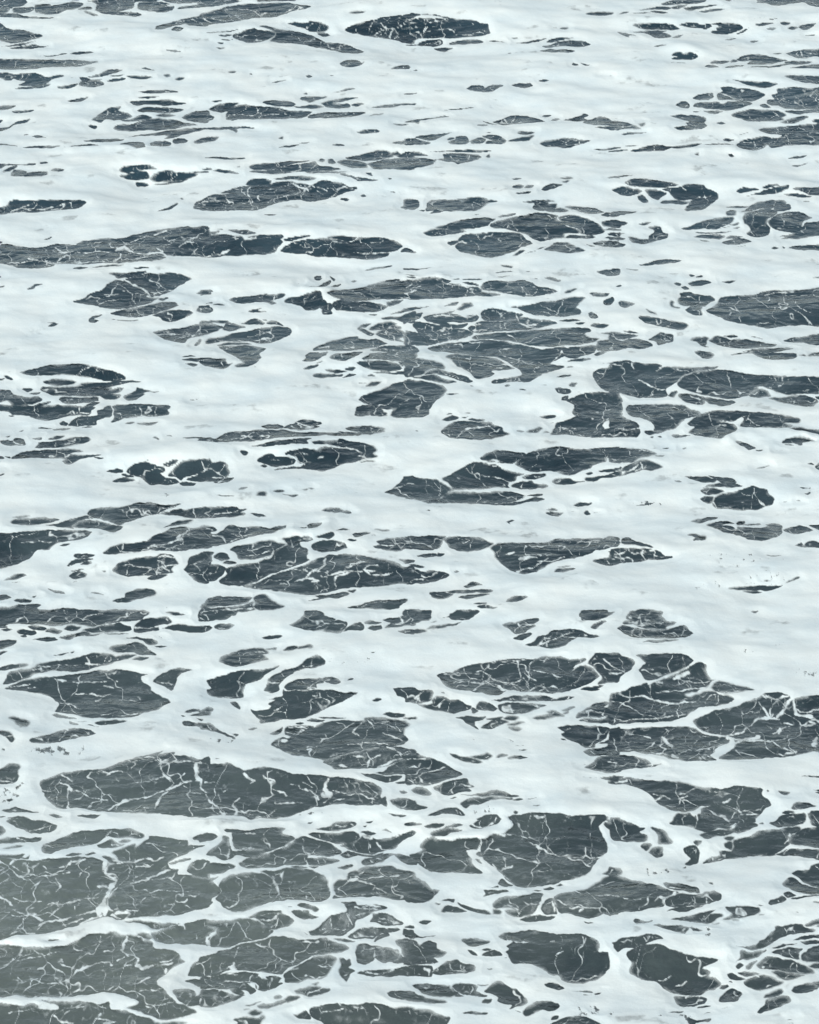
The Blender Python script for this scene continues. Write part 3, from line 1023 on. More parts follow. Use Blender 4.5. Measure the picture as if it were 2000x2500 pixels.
p 595,680 640,645 700,632 850,640 950,635 1040,655 1080,685 1160,690 1250,725 1160,745 1060,765 950,770 860,755 800,745 720,730 610,710
p 560,755 600,728 680,740 780,752 700,768
s 10 800,745 860,735
p 1310,735 1350,715 1410,703 1380,725 1330,742
p 850,855 940,845 1100,820 1240,800 1350,775 1480,785 1460,800 1430,835 1400,870 1440,890 1430,920 1300,940 1180,935 1060,920 960,895 910,870
s 9 1060,915 1180,930 1310,940
p 1510,750 1560,738 1680,742 1660,765 1560,768
p 1630,800 1700,775 1725,800 1690,835 1640,832
p 1150,790 1180,785
p 1500,925 1540,900 1590,940 1530,950
p 1260,970 1350,955 1440,965 1350,980
p 1400,990 1480,990 1460,1005 1420,1005
p 1520,1020 1560,990 1680,1005 1640,1030 1560,1030
p 300,850 340,828 420,815 380,840
p -40,875 60,865 180,850 100,872 0,895 -40,900
p 400,870 450,830 520,820 540,850 480,870 430,885
p -40,930 60,915 110,910 80,950 0,985 -40,1000
p 110,950 150,930 280,905 380,885 360,910 450,935 560,925 590,950 560,985 440,990 340,985 260,1005 150,985
s 16 210,935 300,925 380,930 460,940 560,920
s 14 390,900 380,870 450,830
s 14 400,900 500,895 560,880
p 600,920 620,890 700,868 800,885 900,910 960,920 900,960 780,970 640,975
p 20,1010 60,975 120,990 240,1010 300,990 380,1005 490,1000 460,1030 380,1040 460,1045 540,1080 470,1115 400,1140 250,1165 170,1180 60,1185 20,1165 -40,1160 -40,1070 60,1065
s 22 500,1105 420,1135 330,1155 160,1180
s 14 80,970 150,990 250,1005
s 10 -30,1040 60,1070
s 9 140,1095 190,1095 
s 12 170,1125 240,1125
s 10 250,1085 350,1080
p 490,1040 560,1000 640,980 760,975 900,955 960,945 1100,960 1180,970 1250,995 1140,1025 1000,1050 900,1058 760,1065 620,1075 540,1075
s 12 610,1010 540,1020 
s 12 770,980 780,1050
s 14 900,925 920,990 980,1005 1030,990 1090,1000
s 10 640,1050 720,1060
s 12 1120,965 1060,1000 1000,1005
s 10 900,990 940,1000 1060,1040
p 520,1115 560,1090 700,1080 900,1070 1050,1055 1200,1040 1370,1035 1500,1040 1530,1065 1480,1090 1530,1120 1590,1125 1550,1155 1440,1170 1330,1180 1200,1195 1100,1185 1000,1175 900,1150 820,1140 700,1135 560,1130
p 160,1205 240,1180 380,1160 520,1135 700,1145 800,1145 950,1175 1100,1205 1200,1205 1320,1195 1300,1220 1270,1250 1330,1260 1220,1310 1180,1340 1300,1350 1290,1370 1180,1400 1100,1440 1020,1480 900,1490 800,1495 700,1500 720,1470 800,1460 940,1435 940,1410 900,1370 800,1310 700,1280 560,1275 420,1250 290,1240 200,1230
s 9 620,1150 500,1140
s 16 380,1175 430,1165 440,1185
s 9 760,1215 780,1260 900,1300 1000,1330 1080,1340
s 9 1110,1360 1060,1390 1080,1410
s 9 1180,1330 1240,1280 1280,1250
s 10 770,1210 870,1200
p 1290,1225 1330,1200 1440,1185 1560,1180 1560,1240 1480,1265 1380,1290 1310,1270
p 1330,1315 1400,1292 1500,1290 1530,1300 1440,1315
p 310,1280 380,1255 480,1265 600,1280 720,1295 820,1340 890,1375 800,1385 700,1395 720,1420 660,1450 560,1468 500,1410 400,1350 350,1300
s 14 470,1300 510,1300
s 10 730,1360 780,1365
s 12 760,1335 820,1340
s 16 900,1380 860,1410 700,1450
p -40,1205 60,1205 85,1225 40,1270 0,1285 -40,1285
p -40,1300 100,1300 200,1310 280,1340 300,1380 180,1385 110,1420 40,1440 -40,1440
p 120,1425 200,1390 300,1390 400,1420 450,1435 500,1470 530,1490 480,1500 420,1480 330,1440 220,1425
p 20,1450 120,1435 200,1430 300,1460 400,1490 330,1502 180,1475
p -40,1480 60,1475 180,1490 280,1515 320,1560 300,1590 260,1620 210,1660 170,1725 160,1770 -40,1770
p 310,1590 360,1582 410,1590 350,1597
p 510,1525 545,1525 530,1530
p 805,1520 840,1512 850,1522 825,1528
p 925,1558 950,1552 980,1560 940,1566
p 1130,1515 1170,1520
p 1230,1550 1270,1538 1350,1550 1360,1575 1300,1590 1250,1580
p 1235,1447 1300,1432 1360,1435 1300,1455
p 1340,1510 1380,1492 1420,1500 1390,1530 1350,1530
p 1325,1362 1390,1360 1340,1375
p 1540,1405 1600,1375 1690,1355 1770,1330 1770,1590 1700,1575 1610,1550 1560,1480
p 1630,1330 1770,1310 1770,1318
p 1565,1180 1600,1140 1770,1130 1770,1220 1640,1230 1580,1220
p 1560,1260 1600,1230 1650,1235 1590,1270
p 1620,1080 1680,1068 1770,1065 1770,1090
p 1320,1650 1400,1610 1520,1575 1620,1575 1770,1600 1770,1770 1390,1770 1390,1690
p 1280,1645 1290,1610 1340,1600 1330,1640
p 1420,1575 1460,1570
@ 1500 0
p 400,30 460,5 560,-30 780,-30 760,10 640,30 540,35 440,40
p 215,80 300,60 420,52 480,65 430,80 330,80
p 480,60 560,42 620,40 560,70 500,75
p 590,70 650,55 760,42 870,35 820,50 720,70 640,92
p 720,95 790,80 850,70 930,75 850,98 760,105
p 50,115 100,98 135,97 100,110
p 150,105 250,100 310,108 200,112
p 310,98 350,90 460,105 390,112
p 880,-30 1000,-30 970,8
p 1195,15 1240,-5 1320,-30 1770,-30 1770,50 1720,60 1640,45 1600,15 1500,25 1420,40 1340,45 1290,25
p 1175,153 1270,145 1200,153
p 1300,160 1370,160 1330,167
p 155,210 230,195 340,190 440,195 500,205 560,245 500,252 380,245 270,242 200,230
p 550,208 620,190 690,190 720,205 800,200 820,225 760,245 720,230 620,230
p 810,200 880,188 980,190 1060,205 1095,235 1050,255 960,280 900,288 840,280 820,262 870,255 860,235 890,210
p 1180,205 1250,190 1340,195 1220,218
p 1280,232 1370,225 1350,245 1300,245
p 1400,190 1480,188 1460,210 1420,210
p 1450,240 1490,222 1540,230 1500,250
p 1550,225 1580,205 1700,195 1670,225 1610,252 1570,245
p 1020,285 1080,260 1140,235 1100,270 1050,285
p 1070,290 1110,285 1090,292
p 25,272 100,275 180,300 120,295 110,315
p 160,268 260,258 340,255 440,258 400,270 470,290 460,310 380,318 320,300 250,275
p 485,315 530,295 580,290 540,315
p 930,338 980,322 1030,320 990,335
p 1145,352 1165,340 1210,340 1170,358
p 1610,298 1660,290 1700,295 1640,302
p 330,393 360,385 430,375 370,395
p 475,470 520,440 560,435 590,445 640,435 690,455 698,475 650,500 580,502 510,505 480,495 540,470
p 470,527 540,525 600,528
p 760,555 820,540 880,562 800,565
p 810,520 850,505 970,515 920,535 830,532
p 980,525 1000,500 1040,510 1020,525
p 1030,500 1080,470 1180,455 1260,460 1360,485 1460,505 1380,525 1280,540 1180,545 1120,535 1150,510 1080,515
p 930,565 1010,552 1090,550 1000,570
p 1120,562 1300,552 1450,540 1440,520 1560,512 1660,520 1600,540 1480,545 1300,565
p 1340,450 1420,445 1380,455
p 1440,450 1500,430 1600,415 1700,412 1770,405 1770,480 1690,470 1600,490 1520,480
s 14 1570,430 1600,480 1700,475 
s 10 1620,435 1720,455
p 1480,570 1600,550 1770,540 1770,575 1620,575
p 1000,672 1060,680 1180,678 1290,690 1370,708 1310,735 1220,732 1120,710
p 1440,640 1480,632 1600,635 1700,640 1770,645 1770,705 1650,695 1530,680
p 660,825 740,790 830,780 840,810 820,830 730,845
p 870,790 910,770 900,735 950,722 1020,735 1130,745 1220,765 1270,800 1210,835 1150,855 1060,850 960,840 880,840
s 12 850,780 900,790 960,800 1000,825 1080,840
s 12 860,830 920,845 1040,840
p 660,895 700,865 860,850 900,870 980,855 1080,855 1160,870 1080,905 960,935 850,920 720,905
p 665,940 740,937 700,948
p 760,935 850,930 920,942 850,962 790,950
p 520,880 560,850 600,850 630,880 620,910 560,905
p 985,980 1030,945 1150,920 1260,920 1370,930 1435,965 1400,990 1420,1005 1350,1020 1210,1022 1120,1015 1080,995
p 1225,885 1260,870 1320,900 1260,900
p 1330,800 1380,780 1370,750 1430,735 1560,730 1660,745 1770,735 1770,920 1620,915 1450,918 1390,895 1300,880 1285,845 1350,830
s 9 1700,750 1650,800 1770,850
p 1430,935 1600,925 1770,920 1770,940 1600,955 1500,955
p 1400,1030 1480,1000 1600,970 1640,985 1560,1025 1470,1045
p 1660,1020 1700,1000 1770,1005 1770,1035 1690,1035
p 480,975 560,962 680,970 770,990 760,1030 785,1055 740,1080 640,1095 540,1090 505,1072 620,1050 600,1030 640,1020 560,1000
p 860,1035 900,1025 930,1035 900,1045
p 200,1040 250,1035 230,1058
p -40,1015 50,1020 130,1040 215,1080 80,1088 -40,1090
p 70,1135 130,1110 260,1110 200,1122 100,1140
p -10,997 20,995
p 1215,1095 1260,1075 1450,1065 1600,1050 1770,1045 1770,1210 1600,1215 1450,1225 1320,1240 1290,1215 1250,1250 1180,1262 1090,1255 1020,1225 1060,1190 1160,1165 1240,1140 1320,1150 1380,1160 1420,1140 1300,1120
s 12 1330,1160 1440,1155 1440,1130
p 1060,1138 1130,1118 1090,1135
p 915,1180 950,1165 1010,1172 960,1190
p 750,1220 830,1205 1000,1215 900,1218 800,1222
p -40,1265 120,1260 60,1272 -40,1275
p 90,1230 210,1222 150,1232
p 140,1272 210,1245 300,1220 370,1212 450,1225 500,1240 440,1255 360,1272
p 480,1235 600,1225 730,1205 680,1235 580,1248 500,1248
p 690,1298 710,1290 715,1308
p 960,1300 990,1298 1010,1315 980,1322
p 1470,1338 1540,1318 1625,1305 1600,1322 1520,1338
p 1500,1395 1570,1390 1630,1365 1600,1388 1540,1405
p -40,1490 60,1475 155,1470 100,1482 -40,1498
p 85,1530 150,1502 240,1500 330,1515 450,1530 545,1550 480,1570 340,1582 200,1575 120,1560
p -20,1602 60,1575 110,1572 150,1585 240,1605 220,1625 130,1645 60,1640
p 260,1605 300,1592 360,1595 440,1625 400,1655 370,1680 310,1650
p 190,1650 240,1640 290,1690 250,1705 210,1680
p 400,1590 470,1580 550,1570 600,1545 680,1540 760,1555 780,1580 840,1610 880,1640 880,1670 830,1700 740,1770 600,1770 640,1700 660,1680 560,1690 500,1670 460,1620
p 390,1700 440,1685 560,1690 640,1700 580,1718 440,1715
s 10 600,1590 560,1560
s 9 640,1690 720,1650 820,1645
p 1030,1610 1050,1580 1090,1570 1215,1595 1150,1610 1080,1620
p 1235,1585 1300,1555 1380,1550 1400,1560 1300,1585
p 1100,1650 1200,1625 1300,1595 1400,1570 1480,1555 1470,1590 1390,1625 1280,1635 1160,1642
p 1505,1590 1600,1575 1770,1580 1770,1640 1640,1635 1560,1605
p 1430,1635 1500,1622 1580,1635 1660,1650 1580,1662 1490,1650
p 1590,1690 1640,1690 1610,1695
p 1280,1725 1400,1715 1480,1715 1480,1770 1280,1770
@ 1500 1000
p -40,-40 20,-40 50,40 100,70 200,110 210,150 120,165 0,170 -40,150
p -40,180 100,170 215,160 215,200 190,232 0,228 -40,228
s 9 0,150 80,160 200,150
p 100,20 140,-40 560,-40 640,-10 720,20 690,50 600,65 540,130 500,170 420,180 330,180 340,150 320,110 240,70 160,60
p 255,185 310,178 430,178 360,200 300,215
p 290,232 330,225 320,235
p 480,215 560,210 640,215 520,238
p 365,225 385,218 395,230
p 615,105 690,50 770,20 860,5 980,5 1080,10 1200,15 1330,35 1450,55 1560,80 1550,105 1430,110 1500,130 1440,155 1300,165 1180,165 1060,140 1090,90 1080,60 1000,95 880,100 1000,115 1030,170 960,210 900,240 780,230 680,210 635,185 680,140 640,130
s 10 1090,110 1080,50 1120,35
s 10 900,90 960,100
p 1470,160 1560,140 1640,165 1770,180 1770,220 1690,210 1580,180
p 1030,270 1080,268 1160,295 1190,325 1140,335 1100,305
p 1195,340 1250,342 1220,352
p 1405,270 1460,238 1540,232 1600,245 1680,275 1590,275 1570,298 1510,275 1440,280
p 1430,295 1480,285 1510,298
p 1365,345 1420,345
p -40,310 60,315 180,330 300,345 350,370 300,395 220,410 150,440 60,435 -40,440
s 10 170,350 240,340 330,345
p 345,385 410,378 400,392
p 45,550 90,515 50,510 80,475 160,445 240,425 290,435 360,455 405,475 320,510 240,515 140,535
s 20 110,520 160,490 200,455
s 16 60,520 130,510
s 14 240,500 280,460
p 400,320 450,312 430,322
p 575,325 610,320 590,332
p 1195,490 1300,468 1240,488
p 1625,455 1660,445 1680,460
p 1685,475 1725,440 1770,430 1770,510 1720,505
p 590,565 680,562 780,560 860,590 850,610 760,610 690,595
p 790,550 870,568 980,575 1030,605 980,630 900,615
p 770,640 850,625 1000,610 1080,640 1000,645 870,655
p 725,680 780,655 900,680 920,690 850,715 780,715
p 745,655 780,645
p 720,745 760,722 830,740 820,780 770,775
p 830,790 860,730 940,700 1020,680 1110,655 1170,640 1230,660 1290,665 1300,700 1350,740 1330,780 1270,820 1180,850 1080,855 960,835 870,825
s 12 1070,690 1140,715 1200,690
s 8 1200,755 1260,790
s 8 1070,780 1090,775
s 12 840,770 870,820
p 510,600 540,598 570,608 545,612
p 1570,660 1640,662 1600,672
p 1605,705 1650,700 1630,715
p 1425,770 1450,770
p 1545,768 1570,766
g 1630,690 90 40 .6
g 300,770 160 25 .6
g 1100,1290 400 80 .4
g 1300,1440 300 50 .5
g 800,1500 250 40 .4
p 180,812 250,800 340,780 280,805
p 245,770 290,768
p 655,940 700,925 780,905 880,908 800,930 720,950
p 785,965 850,945 960,935 1015,948 900,965 980,975 1010,1000 1000,1030 980,1050 920,1035 870,1000
p 990,1050 1030,1000 1040,980 1080,985 1210,995 1290,985 1280,965 1340,955 1400,970 1400,1040 1350,1075 1240,1102 1140,1095 1060,1065
s 8 1110,1070 1130,1050
s 8 1350,1030 1380,1060
p 1030,950 1050,930 1100,930 1110,955 1230,955 1240,970 1110,965 1040,968
p 1415,1005 1480,985 1570,975 1640,1005 1670,1025 1560,1050 1480,1040
p 1635,975 1690,965 1770,968 1770,1020 1680,1000
p 1520,1140 1580,1118 1600,1145 1640,1115 1700,1115 1770,1140 1770,1165 1600,1162
p 1270,1222 1330,1220 1410,1222 1330,1230
p 625,1055 680,1050 720,1062 785,1065 770,1090 670,1105 690,1080
p -40,1070 40,1072 20,1105 -10,1135 -40,1140
p 60,1120 80,1078 130,1078 180,1105 250,1120 320,1152 240,1148 180,1130 100,1140
p -40,1180 100,1165 200,1160 330,1170 390,1190 430,1225 490,1230 490,1245 420,1255 300,1265 160,1285 0,1298 -40,1298
s 10 0,1215 80,1200 110,1180
s 10 120,1160 150,1200 210,1195 330,1170
s 10 150,1290 150,1240 -20,1250
s 9 320,1245 330,1225 420,1240
s 8 340,1180 330,1210
s 10 60,1290 80,1255 0,1230
s 8 230,1200 300,1205
p 970,1512 1060,1490 1180,1480 1300,1475 1420,1468 1360,1495 1270,1520 1130,1520
p 1440,1455 1500,1420 1550,1402 1555,1412 1500,1435
p 1085,1535 1180,1525 1245,1540 1160,1545
p 1260,1435 1320,1432 1290,1442
p 1115,1458 1160,1452
p 690,1500 720,1498
p 1160,1700 1215,1690 1190,1712
p 110,1725 160,1700 240,1698 340,1705 400,1725 380,1770 120,1770
@ 1500 1500
p 120,0 160,-40 390,-40 410,-5 320,5 200,12
p 70,75 90,50 180,45 280,20 400,15 440,40 530,70 440,95 420,115 300,122 220,110 160,90 120,80
s 12 250,75 340,60 460,50
s 26 150,95 200,90 240,100
p 20,115 60,88 110,90 160,110 240,125 400,122 480,105 560,92 610,100 630,140 660,165 600,180 480,190 350,195 210,198 130,180 70,150
s 8 140,135 180,115
p 240,235 330,215 450,205 540,205 440,222 310,235
g 1380,290 120 30 .6
g 1100,345 220 30 .5
g 1600,520 200 60 .4
p -40,330 30,335 120,360 180,395 150,450 60,510 0,545 -40,550
s 20 -20,485 60,480
s 12 60,480 100,480
p 190,345 280,340 400,332 500,325 600,350 660,390 640,420 560,460 480,490 400,520 340,545 260,550 235,500 215,460 270,410
s 14 320,455 340,450
p 55,655 140,615 240,575 330,570 440,530 500,500 600,450 690,410 730,405 780,435 770,480 820,545 870,555 800,575 770,600 700,640 600,655 640,680 740,650 800,640 880,650 1000,660 1080,655 1170,640 1100,615 1000,590 900,560 820,600 850,640 960,680 1010,710 960,740 870,765 740,785 640,830 600,870 480,890 340,900 220,905 60,915 -40,920 -40,680
s 34 500,530 560,505 630,490
s 14 400,540 500,500 640,430 700,400
s 12 620,530 700,540 770,580
s 20 270,580 400,570
s 18 340,638 480,632 600,620 760,600
s 30 700,640 790,600 870,555
s 16 810,610 880,660 1000,650 1150,655
s 14 980,660 1010,710 960,740
s 20 60,660 140,700 250,690 380,720 470,745 560,740 610,720
s 14 400,770 470,745
s 14 60,885 160,865 290,860 440,845 600,850
s 10 760,720 790,680 840,670
s 18 660,820 740,795 860,775
s 12 20,860 70,870
s 12 -20,720 60,725
s 10 600,730 680,730
s 9 660,765 700,770
p 665,905 760,850 860,800 1000,770 1080,745 1200,700 1270,665 1340,660 1430,665 1480,700 1510,720 1540,700 1770,700 1770,1130 1690,1150 1600,1170 1440,1190 1280,1200 1140,1215 1000,1220 880,1215 900,1180 960,1140 1000,1110 1010,1050 940,1030 840,1005 740,970
s 30 1150,915 1220,880 1310,860
s 18 1080,970 1120,935 1200,890
s 24 1280,820 1310,860 1340,830
s 20 1310,840 1320,780
s 30 1370,880 1400,840 1450,800
s 22 1440,810 1470,740 1500,710
s 26 1310,870 1400,885
s 20 1190,720 1210,680 1270,685
s 18 1210,730 1280,810
s 18 1280,680 1360,710 1440,690 1490,710
s 20 1510,720 1520,780 1560,820
s 30 1540,820 1640,850 1720,890
s 28 1600,930 1680,910 1640,890
s 14 1530,780 1620,810 1720,800
s 14 1620,820 1680,800 1770,800
s 24 1380,985 1400,960
s 14 1340,990 1400,965 1480,935
s 22 1450,912 1500,912
s 32 1000,1035 1100,1030 1230,1020
s 22 1090,1050 1220,1050 1340,1060
s 16 1340,1060 1400,1110 1480,1150
s 12 1300,1050 1400,1040 1490,1015
s 30 1000,1110 1030,1060 1080,1040
s 14 990,1010 1070,980 1090,960
s 24 740,970 850,1010 970,1030 1010,1040
s 14 960,1140 1010,1100
s 50 1690,1090 1725,1040
s 30 1440,1165 1510,1150
s 12 1180,1010 1100,1020
s 8 1040,770 1080,800 1090,830
s 8 900,1130 860,1160
p -40,960 80,965 260,948 420,945 600,940 680,955 740,990 840,1020 950,1040 970,1060 930,1090 860,1130 840,1160 800,1190 830,1210 860,1230 770,1235 640,1225 520,1210 450,1200 360,1175 260,1160 160,1145 -40,1155
s 24 420,1040 450,1060 490,1110
s 18 480,1110 440,1060
s 14 110,1000 180,1020 300,1040
s 10 270,1130 360,1060
s 12 430,1020 450,980
s 22 480,1190 540,1190
s 12 540,1170 640,1140
s 10 690,1140 840,1115 970,1060
s 14 840,1150 860,1110
s 16 320,1160 440,1185
s 22 720,1190 740,1215
s 12 790,1190 870,1215
p -40,1190 60,1185 160,1190 260,1215 310,1245 290,1260 390,1265 320,1280 180,1295 60,1310 -40,1315
s 16 330,1245 310,1280
p -40,1355 60,1352 70,1365 20,1375 -40,1375
p -40,1385 80,1370 160,1380 280,1390 400,1395 500,1405 600,1425 720,1455 860,1460 920,1475 1040,1440 1150,1445 1240,1475 1235,1510 1290,1560 1315,1605 1270,1640 1250,1680 1200,1720 1160,1720 1060,1690 920,1620 800,1610 730,1610 700,1640 640,1650 540,1650 470,1640 400,1610 350,1580 330,1550 300,1510 200,1460 80,1430 -40,1420
s 20 340,1560 400,1530 460,1550
s 14 330,1500 400,1530
s 12 520,1510 600,1490 670,1460
s 22 0,1410 100,1400
s 12 540,1545 620,1510
s 16 900,1585 950,1570 990,1545
s 10 820,1490 900,1490
p 500,1725 540,1665 640,1665 720,1700 730,1640 760,1620 900,1600 940,1620 1040,1660 1140,1710 1150,1770 500,1770
s 40 660,1660 720,1665
s 18 690,1770 700,1690 730,1620
s 14 930,1610 1040,1650 1100,1690
s 12 1080,1690 1220,1665
p 1570,1362 1640,1355 1770,1358 1770,1365
p 1275,1490 1285,1478 1295,1490
p 1375,1480 1420,1485 1480,1502 1450,1518 1400,1505
p 1680,1475 1770,1465 1770,1485
p 1680,1490 1770,1490 1770,1510
p 1490,1620 1540,1585 1610,1590 1705,1615 1640,1640 1510,1640
p 1410,1670 1460,1650 1530,1665 1460,1678
p 1370,1715 1460,1690 1600,1678 1620,1700 1580,1770 1380,1770
p 1670,1670 1770,1660 1770,1770 1660,1770 1660,1700
@ 1500 2000
p -40,-20 100,10 170,35 210,65 260,65 240,85 210,105 280,130 280,165 250,195 150,190 50,180 -40,155
p 310,68 350,75 430,110 490,185 470,205 385,205 380,160 350,110
p 215,228 280,205 320,215 270,262
p 300,275 350,225 410,230 410,295 360,312
p 680,200 700,180 735,185 735,210 710,230
p 590,250 630,225 700,230 730,270 730,310 700,370 640,395 590,380 640,340 600,290
p 580,405 610,395 600,410
p 500,0 540,-40 800,-40 720,5 660,38 570,30
p 680,50 740,15 800,-40 1160,-40 1200,20 1140,35 1060,25 1010,40 960,70 860,80 790,105 720,90
p 725,130 780,105 900,85 960,80 1000,100 920,130 840,150 800,170 760,160
p 935,80 1010,65 1060,40 1190,30 1220,55 1150,95 1050,108 980,95
s 14 970,55 1040,25
p 1310,35 1360,0 1420,-40 1580,-40 1600,15 1540,50 1400,55
p 1640,-40 1770,-40 1770,45 1680,40
p 1230,40 1260,25 1265,42
p 925,160 940,138 1010,140 980,170
p 920,190 990,175 1000,220 990,250 930,230
p 1010,160 1130,150 1200,110 1300,80 1440,62 1540,60 1570,85 1490,120 1480,160 1480,200 1420,250 1360,300 1240,315 1120,320 960,325 860,340 800,360 750,368 790,325 880,290 880,255 990,260 1005,210
s 10 1490,110 1470,170 1430,190
s 12 820,310 830,340
s 18 1200,320 1260,300
p 1485,180 1490,130 1560,90 1640,65 1770,65 1770,245 1660,225 1550,210 1500,200
p 1370,295 1420,265 1490,245 1600,245 1770,260 1770,345 1660,335 1560,310 1460,310
s 14 1370,290 1450,250 1480,230
s 9 1440,290 1500,240
p -40,415 20,410 60,440 50,470 -40,475
p -40,480 60,480 130,495 200,515 260,540 340,550 400,560 480,590 550,610 480,650 430,680 430,735 340,745 200,765 60,780 -40,800
s 10 -20,655 110,660 220,650
s 30 400,650 450,655 530,610
s 20 430,660 440,730
s 9 350,700 380,655
v -40,640 430,660 430,740 -40,800
p 400,540 470,535 570,540 640,570 700,580 700,615 600,600 500,585
s 10 470,560 600,580
p 800,540 835,535 830,550
p 445,730 450,685 520,620 700,625 760,600 840,600 905,630 890,665 820,690 740,705 620,720 520,740
s 10 770,690 770,640
s 10 620,720 640,670
p 455,780 520,745 680,715 740,710 660,745 560,790 500,770
v 430,730 700,720 540,800 440,790
p 145,850 180,832 240,850 320,845 240,870 180,870
p 330,885 400,880 520,880 640,905 600,945 540,940 430,910
p 640,905 740,930 690,938
v 140,830 640,890 620,945 430,915 150,860
p 480,845 600,820 680,790 780,760 850,755 800,790 900,795 910,815 840,850 780,865 640,862
s 12 750,830 800,790
p 935,740 1000,725 1060,715 1150,730 1220,740 1230,780 1180,805 1080,825 960,845 930,840 990,800 960,770
p 880,748 915,748
p 1230,805 1270,802
p 1010,852 1040,850
p 840,875 890,872
p 1205,715 1265,718 1240,725
p 1410,550 1440,500 1500,475 1560,520 1640,555 1720,575 1770,580 1770,620 1660,628 1560,610 1470,580
p 1500,440 1560,425 1640,430 1660,395 1770,375 1770,570 1680,560 1610,530 1540,470
p 1430,620 1480,605 1530,630 1470,650
p 1300,695 1330,665 1420,640 1460,655 1400,690 1330,712
p 1490,655 1600,645 1770,630 1770,640 1640,655 1530,668
p 1335,728 1350,725
p 1525,765 1540,770
p 1690,705 1770,705 1770,718
g 720,990 200 60 .5
g 400,450 200 60 .5
p 5,1035 60,1000 160,985 280,965 360,975 410,1000 320,1020 250,1050 170,1080 80,1085 30,1110 0,1075
p 100,1135 160,1085 250,1055 360,1042 440,1065 520,1100 640,1145 740,1170 870,1185 800,1220 740,1255 800,1280 790,1320 840,1325 900,1380 840,1430 780,1440 720,1480 600,1490 500,1470 430,1430 360,1380 260,1360 150,1310 130,1270 140,1200
s 12 370,1365 440,1345 490,1300
s 10 510,1400 600,1355
s 9 480,1465 560,1470
p 510,1500 600,1500 700,1490 780,1510 760,1550 680,1580 590,1580 530,1555
p 700,1590 780,1570 820,1575 740,1595
s 9 600,1510 720,1490
p 880,1425 900,1400 950,1395 960,1410 920,1430
p 885,1500 930,1450 1000,1425 1060,1450 1080,1480 1040,1515 960,1535 890,1530
p 960,1300 1010,1282 1060,1310 1110,1340 1050,1355 980,1345
p 970,1370 990,1360 1000,1375
p 1050,1275 1130,1270 1230,1300 1130,1320 1080,1300
p 1100,1370 1140,1340 1240,1310 1320,1330 1410,1370 1340,1400 1230,1440 1150,1425 1110,1400
s 20 1180,1320 1230,1320
p 1030,1070 1120,1075 1230,1025 1300,980 1350,945 1370,905 1450,890 1520,865 1580,875 1600,905 1690,930 1680,945 1560,940 1440,980 1360,1020 1280,1070 1180,1098 1090,1085
p 1600,885 1660,850 1770,845 1770,880 1650,900
p 1690,910 1770,900 1770,915
p 1030,1195 1060,1160 1070,1105 1140,1110 1280,1100 1250,1135 1200,1160 1120,1180 1080,1175
p 1030,1230 1060,1205 1090,1220 1050,1245
p 1110,1225 1200,1185 1180,1210 1160,1250 1120,1250
p 1335,1085 1420,1055 1540,1030 1450,1065 1380,1090
p 1330,1120 1400,1100 1480,1070 1590,1070 1560,1120 1560,1170 1460,1165 1370,1140
s 12 1420,1140 1440,1100
p 1515,1005 1580,970 1680,968 1770,975 1770,1005 1640,1000
p 1570,1020 1640,1015 1770,1030 1770,1045 1620,1045
p 1580,1150 1600,1110 1660,1075 1770,1060 1770,1190 1660,1190 1590,1180
p 1200,1215 1260,1180 1320,1160 1420,1180 1520,1190 1620,1230 1680,1290 1600,1305 1480,1280 1340,1270 1230,1255
s 16 1240,1245 1250,1250
p 1330,1285 1440,1280 1540,1300 1590,1315 1500,1345 1430,1350
p 1640,1225 1700,1210 1770,1210 1770,1265 1690,1255
v 1330,1060 1770,1050 1770,1260 1600,1230 1400,1170
p 1495,1430 1540,1405 1640,1388 1720,1400 1710,1440 1600,1470 1530,1460
p 1690,1380 1770,1370 1770,1440 1700,1400
p 1250,1500 1280,1465 1390,1420 1420,1440 1380,1475 1300,1495
p 1205,1615 1250,1570 1270,1520 1340,1490 1440,1475 1480,1500 1470,1540 1380,1580 1320,1605 1240,1625
p 615,1680 650,1670 700,1690 800,1690 790,1710 700,1705 680,1720 630,1712
p 890,1590 930,1580 960,1572
p 460,1615 560,1605 580,1610 530,1620
p 750,1645 810,1630 790,1640
p 1460,1675 1510,1668
g 600,1640 250 40 .7
@ 1500 500
p -40,60 60,52 185,52 120,72 0,95 -40,98
p 595,42 640,20 680,-40 780,-40 750,10 680,40 620,55
p 945,15 1000,5 1130,12 1040,28 960,25
p 940,65 980,45 1030,55 1010,80 950,85
p 1080,60 1160,0 1280,-40 1440,-40 1430,15 1350,30 1240,30 1180,40
p 565,200 640,175 760,135 880,105 990,98 1000,130 960,165 860,200 740,202 640,210
p 970,170 1050,145 1030,165
p 990,198 1060,182 1040,198
p 880,198 970,186 920,198
p 685,230 760,228 890,225 990,220 900,235 740,240
p 675,265 760,250 880,245 940,260 890,285 760,282
p 720,295 790,310 750,308
p 905,315 960,290 1060,280 1160,302 1060,330 950,332
p 945,275 980,255 1080,268 1010,280
p 1090,95 1130,60 1260,35 1360,45 1370,70 1300,115 1280,155 1310,190 1290,250 1200,268 1120,240 1150,200 1130,165 1100,150
p 1290,145 1360,85 1440,60 1560,60 1640,85 1660,105 1600,130 1580,170 1540,180 1420,190 1340,195
p 1340,205 1460,190 1590,175 1620,140 1770,140 1770,250 1650,270 1540,285 1400,285 1440,270 1380,265 1500,240
p 1480,365 1520,345 1640,340 1770,335 1770,380 1600,382
p 1320,365 1340,348 1390,365 1350,372
p 1420,350 1445,360 1430,368
p 1020,345 1100,342 1060,350
p -40,130 60,135 120,150 80,170 -40,175
p -40,240 40,230 80,235 20,255 -40,258
p 210,165 260,145 320,142 270,172
